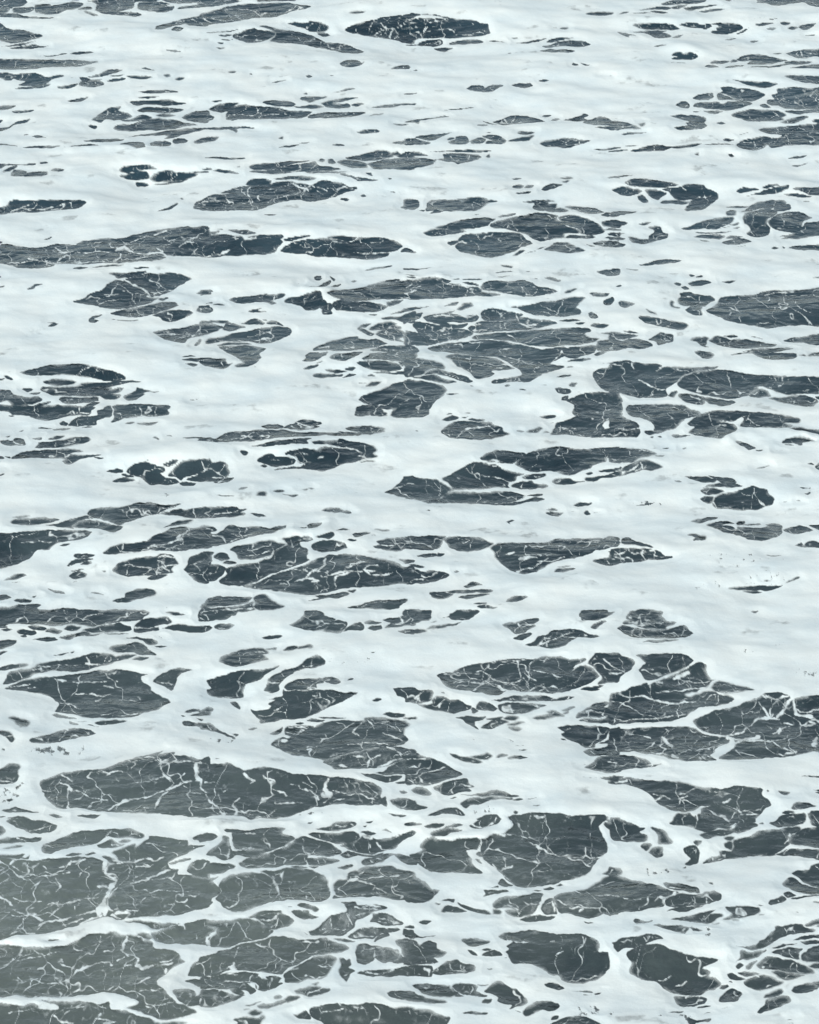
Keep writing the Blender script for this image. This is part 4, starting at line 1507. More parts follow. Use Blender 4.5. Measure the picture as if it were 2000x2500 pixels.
p 280,190 340,170 380,175 410,225 450,235 440,280 380,300 300,315 220,325 160,315 115,275 150,270 200,285 290,285 290,260 330,235 330,210
p -40,270 60,270 90,285 0,290 -40,290
p -40,310 40,308 95,325 70,350 -40,345
p 200,500 260,490 360,465 480,460 570,462 500,490 400,502 280,508
p -40,545 40,548 40,575 -10,585 -40,588
p 100,545 200,543 180,550
p 625,588 650,582 680,592 640,600
p 685,605 720,592 755,598 710,612
p 625,655 680,635 750,632 820,650 740,675 660,675
p 895,640 940,635 1030,632 960,655
p 498,665 530,652 565,665 540,682
p 560,690 600,682 640,700 600,710
p 15,688 50,675 65,685 30,695
p 1680,610 1770,605 1770,615
p 40,825 70,810 170,830 130,850 90,862 60,850
p 460,830 475,808 490,820 485,845 550,870 480,860
p 530,800 560,775 560,740 640,728 700,745 770,760 830,775 845,800 800,825 770,850 720,860 640,850 570,850 540,830
s 9 570,785 650,770 700,790
p 600,885 640,850 740,860 730,890 740,930 700,935 640,910
p 775,895 860,835 890,780 920,775 980,770 1050,765 1200,750 1300,720 1440,718 1600,712 1770,705 1770,1015 1600,1015 1460,1018 1340,1030 1230,1025 1100,1010 980,980 880,940
s 12 1260,755 1380,740 1500,725
s 9 960,870 980,900 960,940
s 9 970,860 1010,880
s 8 1300,780 1290,800
s 7 1520,800 1560,860 1640,890
p 265,875 280,880 355,918 300,905
p 205,950 230,935 340,945 450,965 580,990 625,1015 580,1045 460,1035 350,1015 260,990
s 11 350,960 365,1015
p 80,1055 130,1055 200,1072 140,1075
p -40,1075 60,1070 200,1095 120,1125 200,1120 240,1135 330,1175 280,1200 200,1212 120,1205 -40,1225
s 16 -20,1100 60,1130 120,1120
p 285,1140 330,1100 390,1070 440,1080 500,1090 500,1150 440,1165 380,1175 340,1150
s 9 430,1130 440,1090
p 640,1135 690,1115 780,1115 785,1140 770,1180 790,1195 740,1185 690,1155
p 800,1140 850,1110 910,1110 970,1130 1060,1130 1200,1145 1370,1175 1320,1190 1200,1205 1100,1210 1040,1200 940,1190 860,1170
p 920,1105 1010,1097 1040,1110 980,1118
p 1150,1110 1200,1115 1250,1128
p 1425,1145 1480,1125 1600,1105 1680,1090 1770,1090 1770,1175 1620,1165 1500,1160
p 975,1268 1040,1248 1160,1215 1300,1200 1510,1210 1420,1230 1300,1232 1380,1240 1530,1255 1530,1285 1440,1300 1300,1298 1200,1275 1140,1250
s 16 1070,1245 1180,1240
p 1560,1270 1600,1262 1610,1275
p 1630,1270 1690,1245 1770,1240 1770,1270 1690,1278
p 675,1235 730,1225 800,1235 845,1255 830,1280 750,1287 710,1265
p -40,1340 20,1320 120,1305 160,1320 280,1335 390,1350 360,1370 420,1360 560,1365 680,1375 780,1365 880,1362 850,1385 750,1395 660,1410 590,1440 530,1490 450,1540 440,1560 440,1610 360,1620 200,1620 100,1595 0,1580 -40,1580
s 12 150,1320 170,1370
s 12 330,1385 400,1360
s 14 200,1480 280,1500 340,1525 430,1545
s 9 340,1560 320,1590
p 540,1500 590,1450 680,1410 780,1395 880,1390 1000,1400 1100,1415 1250,1425 1400,1440 1560,1445 1770,1450 1770,1580 1600,1590 1500,1600 1380,1570 1220,1525 1210,1550 1130,1600 1020,1630 880,1625 740,1600 620,1560 550,1530
s 10 1410,1450 1415,1500 1380,1520
p 1140,1605 1220,1545 1290,1565 1310,1610 1230,1622
p 1690,1610 1770,1605 1770,1650 1710,1640
p 1300,1630 1400,1615 1500,1610 1600,1605 1700,1640 1710,1670 1650,1702 1560,1690 1440,1660
p 450,1605 480,1570 530,1560 535,1580 490,1620
p 540,1620 560,1590 640,1590 760,1620 900,1640 1000,1650 1010,1670 900,1695 800,1675 760,1650 740,1680 620,1665
s 12 640,1600 720,1630 780,1610
p -40,1600 60,1625 75,1660 0,1675 -40,1675
p 150,1770 200,1695 330,1685 400,1700 500,1690 640,1725 720,1770
p -40,1690 40,1690 60,1770 -40,1770
@ 500 0
p -40,-40 300,-40 320,5 150,40 -40,55
p 440,-40 780,-40 760,5 600,8 450,10
p -40,120 60,90 200,55 320,35 450,28 700,25 780,35 890,50 850,72 760,85 700,108 640,125 600,142 500,148 400,155 250,180 100,200 -40,215
s 12 -20,140 60,190
s 10 60,150 180,165 320,165
s 14 430,100 460,125 490,100 530,95
s 9 260,110 270,140 320,160
s 10 150,80 350,70 430,100
s 10 640,115 720,85 820,75
p 0,272 120,265 280,245 200,265 100,275
p 120,300 150,290 235,292 180,308
p 240,290 300,270 330,250 420,235 450,250 530,262 590,270 600,290 560,320 545,330 480,350 380,358 310,340 245,315
p 460,215 520,218 600,240 700,255 830,270 900,295 960,325 1020,350 1150,365 1250,395 1340,435 1280,448 1150,440 1050,420 940,400 840,375 700,360 620,355 560,340 600,300 600,280 560,255
p 700,195 830,178 960,180 1040,210 1045,240 1020,262 960,265 880,255 830,235 760,215
p 950,272 1010,275 1055,300 990,305
p 130,325 240,330 200,335
p 105,360 160,350 150,368
p 95,398 165,400 130,410
s 9 850,230 890,200 950,190
s 8 1080,400 1170,375
p 1170,255 1230,215 1340,180 1450,155 1560,135 1700,115 1770,115 1770,365 1600,335 1450,315 1300,285 1230,275
s 20 1770,180 1700,200 1620,225 1580,255 1560,300 1570,320
s 16 1480,190 1505,215 1530,235 1480,265 1430,295 1470,320
s 12 1420,165 1395,220 1390,260
s 12 1480,190 1410,170
s 12 1530,235 1620,230
s 14 1610,240 1630,280 1600,320
s 10 1640,165 1635,190 1680,195
s 10 1620,310 1680,290 1770,295
s 9 1460,235 1520,245
p 1220,103 1270,95 1360,92 1300,112
p 1140,540 1180,510 1270,503 1310,510 1320,525 1345,520 1300,550 1230,563 1170,560
p 1575,575 1640,552 1720,550 1720,578 1650,580
p 205,608 250,595 265,605 230,615
p 370,620 400,615 405,625
p 855,635 885,630 910,642 880,652
p 560,692 620,680 680,675 630,688
p 1060,628 1090,630 1070,633
p 1070,778 1160,760 1200,745 1260,738 1220,755 1130,770
p 790,830 850,815 1030,815 960,835 890,858 830,845
p 830,795 855,775 870,795
p 490,865 530,845 650,850 720,852 770,875 740,895 640,890 560,888
p 760,895 840,890 900,875 970,890 1000,905 900,912 800,908
p 980,870 1060,845 1180,825 1290,828 1160,850 1060,865 1210,870 1220,900 1050,908 1000,885
p 1230,880 1310,865 1345,875 1280,895
p 1400,900 1480,885 1600,870 1690,868 1600,895 1470,905
p 1650,880 1770,865 1770,880
p 60,850 130,838 150,850 80,858
p 35,920 90,885 170,870 280,865 250,890 220,930 180,938 130,945 80,935
p 190,940 240,895 330,880 460,895 620,900 700,925 800,935 900,938 880,960 820,990 640,998 430,1000 300,1003 230,1010 180,1000
p 885,968 1000,945 1130,940 1250,945 1360,948 1290,975 1150,988 950,995 870,990
s 10 430,890 450,930 400,960 180,970
s 8 450,980 520,960 620,945
p -40,950 30,960 80,985 60,1010 -40,1035
p -40,1075 100,1072 250,1065 360,1065 420,1080 300,1078 200,1085 120,1095 -40,1085
p 150,1090 270,1085 265,1115 240,1095
p -40,1165 30,1155 120,1150 100,1175 50,1190 -40,1185
p 1285,1112 1330,1095 1430,1085 1475,1102 1420,1118 1320,1130
s 10 1370,1090 1395,1120
p 620,1240 700,1220 800,1218 720,1235
p 795,1210 850,1198 900,1195 860,1210
p 1080,1220 1150,1208 1180,1220 1130,1230
p 620,1160 650,1150 660,1168
p 1390,978 1450,962 1500,960
p 1595,1045 1660,1040 1720,1045 1650,1055
p 1580,1205 1640,1185 1770,1165 1770,1215 1660,1212
p 0,1325 150,1320 330,1325 320,1338 150,1338
p -20,1415 60,1412 70,1425 0,1428
p 75,1432 150,1425 230,1435 290,1460 220,1455 130,1450
p 270,1408 295,1400 300,1410
p 380,1405 450,1380 600,1362 740,1355 880,1352 800,1368 700,1390 560,1420 420,1430
p 380,1445 470,1435 600,1415 720,1390 800,1380 920,1358 960,1390 1060,1400 1150,1420 1050,1435 940,1440 800,1445 720,1455 600,1462 480,1460
p 850,1445 1000,1440 1190,1438 1100,1450 920,1455
s 12 800,1380 810,1420 730,1450
s 10 880,1430 930,1390 940,1370
p 950,1350 985,1337 1015,1345 990,1362
p 1035,1370 1045,1340 1080,1340 1105,1365 1070,1375
p 1110,1355 1200,1345 1370,1375 1380,1395 1370,1415 1250,1415 1160,1385
p 1185,1335 1280,1305 1400,1278 1530,1270 1590,1305 1570,1325 1460,1345 1310,1352
p 1570,1290 1610,1272 1640,1290 1600,1305
p 1610,1300 1680,1285 1770,1275 1770,1330 1640,1325
p 1380,1375 1500,1345 1640,1330 1770,1325 1770,1425 1600,1422 1440,1420 1400,1400
p 1130,1460 1160,1450 1260,1485 1370,1500 1460,1515 1390,1520 1300,1525 1240,1495
p 1360,1455 1400,1450 1410,1480
p 1535,1495 1575,1500 1560,1508
p 575,1500 700,1485 820,1478 940,1495 880,1515 760,1512 640,1512
p 345,1555 390,1510 480,1505 550,1515 540,1545 450,1560
p 135,1620 180,1600 340,1565 480,1555 600,1530 730,1528 780,1545 820,1545 900,1560 950,1530 1040,1515 1150,1540 1230,1575 1280,1580 1270,1605 1180,1620 1130,1640 1000,1680 920,1695 800,1680 700,1690 560,1722 400,1770 -40,1770 -40,1690 60,1640 130,1635 200,1625
s 14 400,1570 370,1615 400,1665 400,1700
s 14 840,1580 820,1640 810,1670
s 22 740,1545 790,1575 850,1585 890,1560
s 16 850,1585 870,1605
s 12 880,1540 900,1565 960,1580 1040,1595
s 12 460,1680 450,1650 520,1610
s 13 530,1700 590,1670 680,1645 800,1610
s 12 680,1645 690,1670
s 14 170,1640 190,1680 240,1690 230,1725
s 12 1140,1600 1180,1570 1270,1595
s 10 -20,1690 100,1680 200,1695
s 10 1060,1660 1130,1610
s 8 940,1600 1000,1630
p 1305,1650 1340,1638 1360,1652 1330,1660
p 1140,1675 1180,1665 1215,1680 1190,1695
p 1540,1612 1590,1612 1600,1622
p 1640,1608 1665,1605
@ 500 1000
p 1290,0 1340,-40 1470,-40 1480,10 1460,38 1380,22
p 1485,32 1510,15 1540,30 1510,48
p 1575,40 1590,0 1640,-40 1770,-40 1770,55 1660,65 1600,60
p 480,140 530,120 600,118 655,135 640,158 560,162 510,155
p 655,155 700,128 750,122 810,90 900,88 970,95 985,110 950,130 970,140 900,160 760,165
s 12 760,115 850,135 910,130
s 8 780,130 820,155
p -40,240 40,235 90,240 140,208 200,185 330,180 480,170 640,172 780,180 890,185 1000,195 1140,190 1220,205 1360,205 1240,215 1080,220 900,222 740,225 600,240 440,255 260,265 150,270 -40,270
s 22 310,215 370,220 390,230
s 10 -20,240 60,250 140,250 290,240 390,215
s 16 470,205 530,210 520,230 460,235
p 1190,155 1260,138 1390,138 1440,150 1480,150 1510,180 1440,195 1380,205 1290,195
p 1130,180 1220,185 1320,200 1290,215 1200,205
p 395,300 480,285 620,260 760,245 900,242 860,262 870,285 760,285 640,295 520,310
p 300,350 340,345 370,355 350,385 325,382
p 440,425 500,380 570,368 600,385 680,390 740,400 770,425 740,460 640,475 560,465 480,445
p 470,468 500,458 525,470 500,482
p 595,495 700,480 790,480 840,450 780,440 770,400 700,380 670,360 720,340 820,322 950,330 980,310 1060,300 1000,290 930,290 900,270 1000,265 1100,260 1130,245 1230,262 1340,275 1410,290 1450,335 1420,360 1450,388 1360,405 1280,435 1180,455 1080,490 980,515 880,500 760,500 640,503
s 18 960,300 1060,298 1160,315 1250,320
s 16 1190,310 1320,350 1310,360
s 20 1300,385 1370,390
s 18 690,370 760,395 780,430 850,445
s 16 960,390 1000,385
s 12 560,410 610,418
s 14 650,490 740,470 800,470
s 10 820,355 880,365
p 1310,440 1380,420 1430,430 1350,438
p -40,410 0,420 30,445 0,465 -40,480
p -40,500 20,490 60,445 150,440 190,470 215,530 190,565 240,570 210,600 120,610 40,605 -40,605
s 9 -20,510 20,500 10,480 40,450
s 12 60,570 160,565
s 9 120,605 190,590
p 285,675 310,660 355,662 320,675
p 80,708 140,710 245,722 170,722
p 430,715 470,692 520,692 515,720 470,720
p 590,690 620,672 680,685 640,700
p 665,712 710,715 790,712 760,728 720,722
p 815,675 860,672 840,680
p 870,665 900,662 890,670
p 1520,705 1580,670 1640,620 1700,575 1770,570 1770,748 1660,730 1580,715
s 9 1600,660 1700,620 1770,610
p -40,830 60,820 160,812 270,815 290,830 350,835 300,855 340,870 260,900 180,912 60,905 -40,905
s 10 60,900 90,870 200,860 280,840
p 385,870 440,868 520,895 450,895
p 1000,850 1050,825 1130,828 1160,850 1100,862
p 1140,855 1190,845 1235,868 1180,872
p 865,970 900,955 990,952 950,990 900,1000 870,990
p 805,998 860,990 850,1000
p -40,985 60,980 100,1000 60,1025 -40,1040
p -40,1040 80,1040 150,1005 190,975 260,975 330,990 420,980 480,985 560,998 600,980 680,970 670,1000 580,1030 480,1050 390,1075 320,1100 200,1125 100,1140 -40,1150
s 12 230,1030 290,1060 400,1050
s 9 350,990 350,1030
s 11 70,1055 160,1060
s 8 180,1130 280,1080
p 1100,1015 1160,1003 1225,1012 1140,1020
p 1430,1010 1560,1015 1500,1020
p 1245,1050 1300,1035 1380,1038 1320,1065 1270,1068
p 1205,1090 1240,1080 1280,1098 1250,1105
p 1395,1062 1420,1060
p 940,1070 1010,1050 1070,1035 1080,1070 1040,1085
p 900,1140 960,1105 1060,1095 1180,1115 1210,1160 1120,1180 1000,1188 920,1170
p 1410,1160 1480,1140 1440,1110 1540,1080 1640,1078 1770,1070 1770,1160 1680,1170 1640,1192 1540,1185
s 14 1590,1090 1630,1130 1650,1150
s 14 1500,1140 1600,1130
s 9 1560,1170 1590,1145
p 660,1080 760,1070 880,1068 920,1090 880,1110 800,1110 815,1150 860,1160 870,1200 860,1250 880,1270 800,1300 700,1330 560,1370 460,1430 340,1485 240,1485 140,1460 130,1430 190,1380 200,1345 280,1300 400,1290 500,1260 580,1220 600,1190 700,1145 680,1110
p 205,1175 280,1150 410,1125 480,1100 560,1100 640,1125 690,1140 620,1175 600,1210 500,1240 380,1260 290,1250 250,1200
s 12 405,1170 415,1130
s 9 310,1220 440,1210 540,1190 590,1190
s 16 590,1195 560,1240 460,1270
s 16 450,1270 460,1320
p 175,1340 230,1318 300,1325 290,1360 220,1380 180,1370
p 65,1230 120,1205 180,1215 210,1250 150,1275 90,1260
p 155,1290 190,1270 260,1270 270,1290 200,1295
p -40,1200 70,1200 40,1240 60,1280 -40,1300
p -40,1310 80,1300 150,1310 180,1340 150,1385 100,1430 40,1450 -40,1460
p 320,1490 420,1460 520,1410 620,1360 740,1340 860,1300 950,1250 1000,1235 1060,1215 1270,1215 1400,1240 1500,1260 1600,1290 1680,1325 1770,1320 1770,1460 1640,1460 1480,1480 1300,1500 1190,1510 1040,1530 900,1550 800,1555 700,1535 560,1520 460,1510
s 26 960,1340 1000,1290 1010,1250
s 14 960,1320 900,1350 860,1380
s 16 1440,1350 1350,1350 1370,1310 1470,1295
s 14 1340,1340 1400,1380 1500,1385 1590,1360
s 14 980,1370 1000,1390 1100,1370 1190,1355 1320,1355
s 16 1230,1360 1110,1395 1095,1440 1110,1500
s 22 820,1420 880,1405 950,1415 900,1430
s 14 760,1445 830,1415 870,1380
s 14 1170,1340 1250,1300 1370,1270
s 10 1380,1260 1250,1290 1170,1330
s 8 1030,1340 1020,1370
s 9 640,1465 700,1475
s 14 940,1465 950,1500
s 8 720,1340 860,1350
p 880,1605 960,1580 930,1555 1060,1548 1190,1540 1210,1560 1140,1590 1050,1585 940,1600
p 1200,1530 1270,1525 1240,1545
p 1640,1265 1770,1260 1770,1285 1700,1285
p 0,1640 30,1600 100,1575 240,1568 380,1575 400,1590 360,1625 240,1640 120,1650 60,1660 0,1660 -40,1660
p 415,1580 450,1562 520,1560 550,1605 600,1635 670,1662 580,1680 460,1682 410,1660 430,1630
p -40,1680 60,1665 180,1655 330,1640 410,1615 400,1650 420,1680 330,1700 240,1720 180,1770 -40,1770
s 14 60,1690 200,1675 320,1665 410,1665
s 10 -20,1690 120,1680 80,1710
p 1210,1660 1300,1640 1420,1610 1560,1600 1690,1590 1700,1612 1640,1650 1630,1672 1480,1682 1320,1672
s 8 1300,1640 1420,1625 1540,1612
p 850,1722 930,1718 1010,1722 1000,1770 850,1770
@ 500 1500
p -40,0 20,0 60,-40 280,-40 260,5 160,20 80,25 0,20 -40,10
p -40,95 30,90 75,110 50,128 -40,135
p 80,105 120,82 190,75 240,90 200,118 120,125
p 710,90 780,45 830,0 860,-40 980,-40 1020,10 1100,40 1090,60 1050,95 1010,120 920,135 840,125 790,105
p 1010,130 1060,75 1110,52 1170,65 1210,75 1190,110 1140,150 1080,145
p 1165,145 1210,110 1260,75 1320,68 1345,100 1320,125 1230,135
p 1335,65 1390,45 1490,62 1420,75
p 1365,110 1410,85 1480,85 1490,120 1420,128
p 1500,40 1560,20 1650,15 1770,-10 1770,80 1700,90 1620,112 1510,108 1560,70
s 14 1660,20 1680,60 1600,70
p 1635,148 1690,130 1770,125 1770,165 1690,162
p 480,185 540,172 620,170 665,182 620,198 540,200
p 120,385 160,340 230,310 320,290 430,288 500,285 530,320 490,335 510,365 535,380 440,395 330,425 230,445 190,430
s 9 330,330 400,320 500,310
p 525,290 610,272 600,295 560,290
p 665,305 720,270 780,265 770,290 700,308
p 785,290 800,265 890,250 890,270
p 1400,322 1435,318 1420,328
p 25,545 80,530 180,510 280,480 400,460 520,450 630,435 560,470 500,510 460,550 400,575 345,590 330,640 320,690 240,700 130,705 60,690 15,660 15,630 60,610 40,580
s 9 290,555 350,590
s 12 150,700 310,685
p 490,635 530,580 530,540 620,490 680,465 780,440 830,405 870,370 950,340 1020,375 1010,410 940,440 860,440 780,470 720,500 670,550 640,590 640,630 570,655 510,645
s 9 530,565 640,565
s 8 860,425 920,415
p 680,620 720,575 780,540 860,530 980,532 1000,575 940,590 940,625 840,638 720,640
p 980,535 1050,520 1130,535 1155,560 1100,580 1030,575
s 10 885,610 960,545
s 30 870,615 930,625
p 385,790 420,800 530,795 560,770 530,750 590,710 540,710 620,690 660,680 670,625 690,645 840,645 1020,637 1130,640 1280,660 1210,700 1110,740 1020,790 950,830 860,860 720,875 630,890 560,910 480,920 470,890 430,850 390,820
s 9 900,690 950,690 950,660
s 9 590,795 640,770
s 14 470,770 540,780
p 220,735 260,725 300,770 290,795 250,770
p -40,800 40,775 75,800 50,820 -40,840
p -40,915 60,920 110,965 180,990 230,1020 210,1030 150,1000 80,985 -40,965
p 230,995 280,1000 260,1015
p 385,960 450,955 420,975
p 545,1000 620,960 650,940 640,980 590,1010
p 770,910 810,898 845,912 800,920
p 865,885 920,870 1015,880 960,905 900,900
p 960,855 1020,850 1200,858 1150,865 1020,865
p 1510,840 1560,815 1610,820 1690,830 1680,850 1610,858
p 1590,625 1640,618 1770,620 1770,725 1680,710 1620,680
p 1410,725 1450,705 1490,712 1450,732
p 1210,550 1230,530 1255,535 1240,550
p 1675,865 1770,860 1770,880
p 665,960 700,935 800,930 920,935 1000,905 1080,885 1200,880 1330,895 1360,870 1500,865 1660,880 1725,930 1690,960 1690,1010 1720,1060 1650,1100 1580,1115 1450,1120 1330,1140 1200,1165 1100,1195 1010,1225 930,1205 880,1195 780,1190 680,1160 610,1125 565,1100 590,1060 650,1035 700,1040 720,1020 660,1010
s 30 660,1060 690,1060
s 14 700,940 800,935 920,925
s 12 680,985 770,1000 840,960
s 14 970,1035 1040,1050 1010,1010
s 12 1240,980 1270,1000 1300,1015 1240,990 1290,940 1310,920
s 10 1200,1080 1280,1085 1400,1070 1560,1100
s 12 1090,1110 1160,1105
s 16 870,1140 910,1135 900,1170 910,1200
s 14 1370,890 1400,930 1410,970
s 14 1500,1000 1600,1020 1700,1080
s 12 1490,910 1620,940
s 10 860,1115 960,1110
s 9 740,1130 800,1140
p 1000,1240 1080,1200 1240,1165 1400,1130 1560,1115 1770,1130 1770,1200 1650,1230 1540,1270 1450,1290 1380,1290 1250,1300 1160,1310 1100,1310 1060,1275
v 1000,1240 1080,1200 1240,1165 1400,1130 1560,1115 1770,1130 1770,1300 1540,1310 1250,1315 1100,1310 1060,1275
s 34 1130,1270 1200,1275
s 16 1260,1180 1330,1185
s 26 1380,1280 1400,1220 1480,1180
s 24 1470,1280 1560,1240 1660,1200
s 16 1520,1130 1640,1150 1650,1180
s 12 1640,1170 1740,1150
p 1440,1330 1500,1310 1560,1270 1680,1220 1770,1200 1770,1370 1690,1370 1660,1350 1560,1345
p 1330,1335 1440,1340 1560,1350 1650,1360 1630,1390 1540,1410 1440,1390
p -40,1270 60,1260 220,1258 300,1290 350,1310 440,1300 510,1290 600,1305 740,1330 880,1345 1000,1365 1080,1378 1200,1375 1300,1390 1400,1410 1460,1440 1490,1475 1480,1520 1500,1560 1470,1605 1340,1595 1200,1600 1080,1605 1000,1620 920,1620 820,1665 700,1690 600,1705 480,1705 380,1710 300,1690 120,1690 -40,1685
s 24 340,1330 380,1370 420,1390 380,1410
s 18 490,1340 510,1370 590,1395 570,1420
s 12 730,1420 790,1420 800,1450 900,1475 960,1510
s 26 1030,1390 1010,1450 1030,1480
s 60 1010,1500 1060,1520
s 24 1030,1480 1060,1520 1010,1580
s 20 950,1510 960,1540
s 14 560,1470 640,1500 690,1530
s 22 290,1520 250,1600 270,1650 250,1690
s 18 0,1530 30,1570 100,1610 150,1670
s 26 130,1680 170,1680
s 9 130,1560 120,1500
s 10 160,1490 200,1460
s 12 0,1410 80,1410
s 12 600,1570 700,1575 820,1585
s 12 1070,1470 1180,1500 1200,1470
s 20 1100,1560 1180,1550
s 14 1200,1520 1320,1500 1440,1550
s 12 540,1690 600,1620
s 20 430,1690 480,1700
s 14 1160,1390 1200,1440
s 12 300,1650 400,1670
s 10 820,1400 900,1440
v 1100,1400 1300,1390 1460,1440 1480,1500 1300,1580 1100,1560
p 1480,1560 1520,1525 1530,1570 1530,1620 1490,1600
p 1565,1570 1630,1550 1770,1560 1770,1630 1660,1632 1580,1605
p 1635,1490 1680,1480 1710,1500 1680,1510
p 1590,1415 1680,1400 1770,1410 1770,1430 1690,1420
p 1535,1680 1600,1685 1700,1690 1640,1705
g 850,1680 200 20 .7
g 200,1060 200 60 .5
g 1200,420 300 70 .4
p 85,1218 115,1222
p -10,1220 15,1220
@ 500 2000
p -40,130 60,122 120,150 60,188 -40,190
p 105,230 150,190 170,140 210,150 210,220 230,260 330,255 420,245 560,235 620,235 540,270 440,310 340,320 260,300 230,330 150,340 80,310 20,290
s 12 190,310 195,250
p 240,140 240,110 340,85 500,75 600,68 680,72 650,100 660,130 750,155 740,185 640,230 540,250 420,245 320,250 245,240
p 170,95 230,85 340,85 260,105 200,110
s 12 330,105 430,110
s 14 240,140 225,210 250,250 380,250
p 290,375 380,320 500,295 600,255 680,225 750,190 770,165 850,150 950,180 1050,200 1110,230 1150,270 1130,290 1040,310 940,295 880,300 860,350 860,375 740,385 600,395 480,400 340,415
s 14 310,360 340,400
s 16 820,220 830,260 860,290
s 22 830,260 900,300 1000,305
s 16 840,290 860,350
p 860,345 880,320 1000,315 1100,330 1130,350 1080,375 960,390 880,375
p 720,400 800,390 870,400 800,410
p 880,390 960,395 920,415
p -40,360 80,360 200,375 260,400 200,420 170,440 60,450 -40,480
p -40,500 60,480 120,470 60,510 100,550 140,600 90,640 40,670 80,690 30,740 -40,745
p 150,490 220,465 380,455 480,455 550,480 600,520 590,560 610,600 600,650 560,690 440,730 330,765 250,772 160,750 140,700 90,660 140,600 110,550
p 470,435 600,420 760,405 860,415 940,445 1000,470 1040,510 1050,580 1065,630 1030,665 940,695 840,685 720,690 600,695 560,700 600,650 620,600 610,540 560,480
s 9 690,505 720,505
s 14 840,660 840,640
s 16 590,530 640,520
s 14 580,460 600,540 620,590 600,650
p 1110,410 1160,390 1240,390 1230,410 1160,420
p 1090,560 1130,500 1200,490 1220,445 1290,430 1350,400 1480,390 1600,400 1680,430 1770,460 1770,690 1650,680 1560,660 1480,640 1400,650 1280,655 1180,660 1075,670 1110,620
s 34 1200,510 1280,495 1360,520
s 16 1360,520 1440,550 1420,580
s 14 1390,495 1500,475
s 14 1560,475 1640,470
s 8 1450,560 1530,610
s 10 1110,620 1200,645 1280,655
s 9 1280,465 1370,495
p 1140,215 1220,190 1310,170 1350,140 1450,160 1540,150 1600,120 1770,100 1770,130 1690,160 1640,200 1600,250 1500,265 1400,290 1280,275 1180,235
s 20 1300,110 1320,140 1420,150
s 16 1500,150 1540,130 1640,120
s 12 1390,200 1400,220
s 10 1450,180 1490,240 1560,260
p 880,130 940,110 1060,105 1200,100 1270,110 1310,160 1230,195 1130,200 1010,185 930,160
v 880,130 1270,110 1310,160 1130,200 930,160
p 930,85 1020,60 1090,20 1160,10 1260,15 1280,45 1200,75 1080,85
s 12 1080,40 1140,40 1200,30
p 1320,115 1380,105 1450,115 1400,140
p 1490,90 1520,80 1560,95
p 1360,30 1420,15 1400,40
p 1345,60 1375,60 1360,75
p 870,30 900,25 890,38
p 1140,290 1200,260 1300,290 1420,295 1500,280 1440,315 1330,310 1200,325 1150,310
p 1330,385 1340,340 1440,310 1520,290 1600,300 1560,320 1500,350 1420,375
p 1595,310 1660,300 1770,325 1770,385 1660,360
p 775,730 800,712 870,720 960,755 930,780 870,760
p 700,740 735,738
p 735,770 790,765 870,770 890,800 960,820 850,840 790,815
p -40,855 60,850 200,845 300,825 380,835 450,860 500,890 580,940 540,980 420,1015 300,1045 160,1070 50,1070 40,1030 110,960 90,910 -40,880
s 34 20,1050 30,1010
s 20 40,1000 100,950
s 9 100,950 120,900
p -40,880 90,910 90,950 40,980 10,1020 -40,1030
p 370,820 440,785 560,770 640,775 660,800 720,810 755,850 700,900 580,935 520,910 480,870 420,830
s 14 430,840 550,840 660,790
s 12 540,930 590,940
p 870,940 930,925 980,890 1000,860 1060,820 1150,790 1200,770 1190,720 1160,705 1260,700 1300,720 1480,715 1530,735 1480,760 1420,780 1400,800 1280,840 1260,880 1250,910 1180,960 1120,985 1000,985 900,970
s 9 980,930 1080,915 1170,905
s 14 1280,740 1380,715 1480,720
s 20 1260,740 1440,740
s 12 1270,800 1380,770
p 1395,870 1420,820 1430,790 1530,785 1620,830 1680,875 1600,895 1500,900 1450,875
s 12 1470,860 1540,870
s 12 1470,820 1600,840
p 1205,980 1260,940 1340,905 1480,915 1650,920 1600,950 1480,965 1420,1000 1320,995 1230,995
s 12 1260,930 1360,910 1430,920
p 1430,1020 1470,970 1540,960 1550,985 1480,1010
p 1670,980 1700,930 1770,925 1770,1000
p 1080,1020 1140,1005 1280,1015 1200,1035
p 1690,900 1730,885 1770,890 1770,908
v 860,690 1770,690 1770,1300 1280,1250 860,980
p -40,1160 40,1140 140,1095 260,1065 420,1030 560,990 640,985 780,1000 900,1005 1020,1005 1060,1035 1180,1055 1215,1090 1110,1135 960,1140 880,1155 800,1210 700,1245 640,1290 520,1285 400,1280 300,1265 260,1240 220,1270 100,1310 -40,1320
s 50 230,1250 260,1250
s 20 200,1250 250,1225 240,1200
s 9 280,1090 240,1160
s 14 820,1010 960,1020
s 12 200,1300 280,1300
s 9 900,1110 960,1110
p -40,1330 100,1310 300,1285 420,1295 470,1325 520,1350 520,1320 600,1310 640,1330 630,1370 660,1375 570,1430 500,1445 440,1430 420,1380 360,1380 440,1440 390,1465 360,1440 260,1430 180,1430 120,1435 40,1420 -40,1410
s 20 450,1310 520,1345
s 14 30,1320 60,1325
s 10 170,1355 400,1360
s 20 390,1370 440,1400 440,1440
p 665,1290 740,1250 820,1210 900,1165 980,1150 1080,1165 1105,1190 1070,1240 1060,1280 1020,1330 950,1345 880,1350 760,1370 680,1370 665,1330
s 14 850,1300 910,1340
s 12 680,1260 790,1240
s 9 960,1230 1060,1240
s 14 1010,1320 930,1340
p 1130,1170 1160,1160 1190,1190 1210,1175 1240,1215 1220,1240 1270,1275 1240,1310 1200,1370 1170,1340 1140,1290 1145,1220
p 1290,1060 1360,1040 1440,1055 1550,1075 1620,1095 1640,1140 1600,1180 1500,1200 1440,1170 1420,1200 1340,1218 1275,1190
s 14 1340,1085 1440,1080 1520,1070
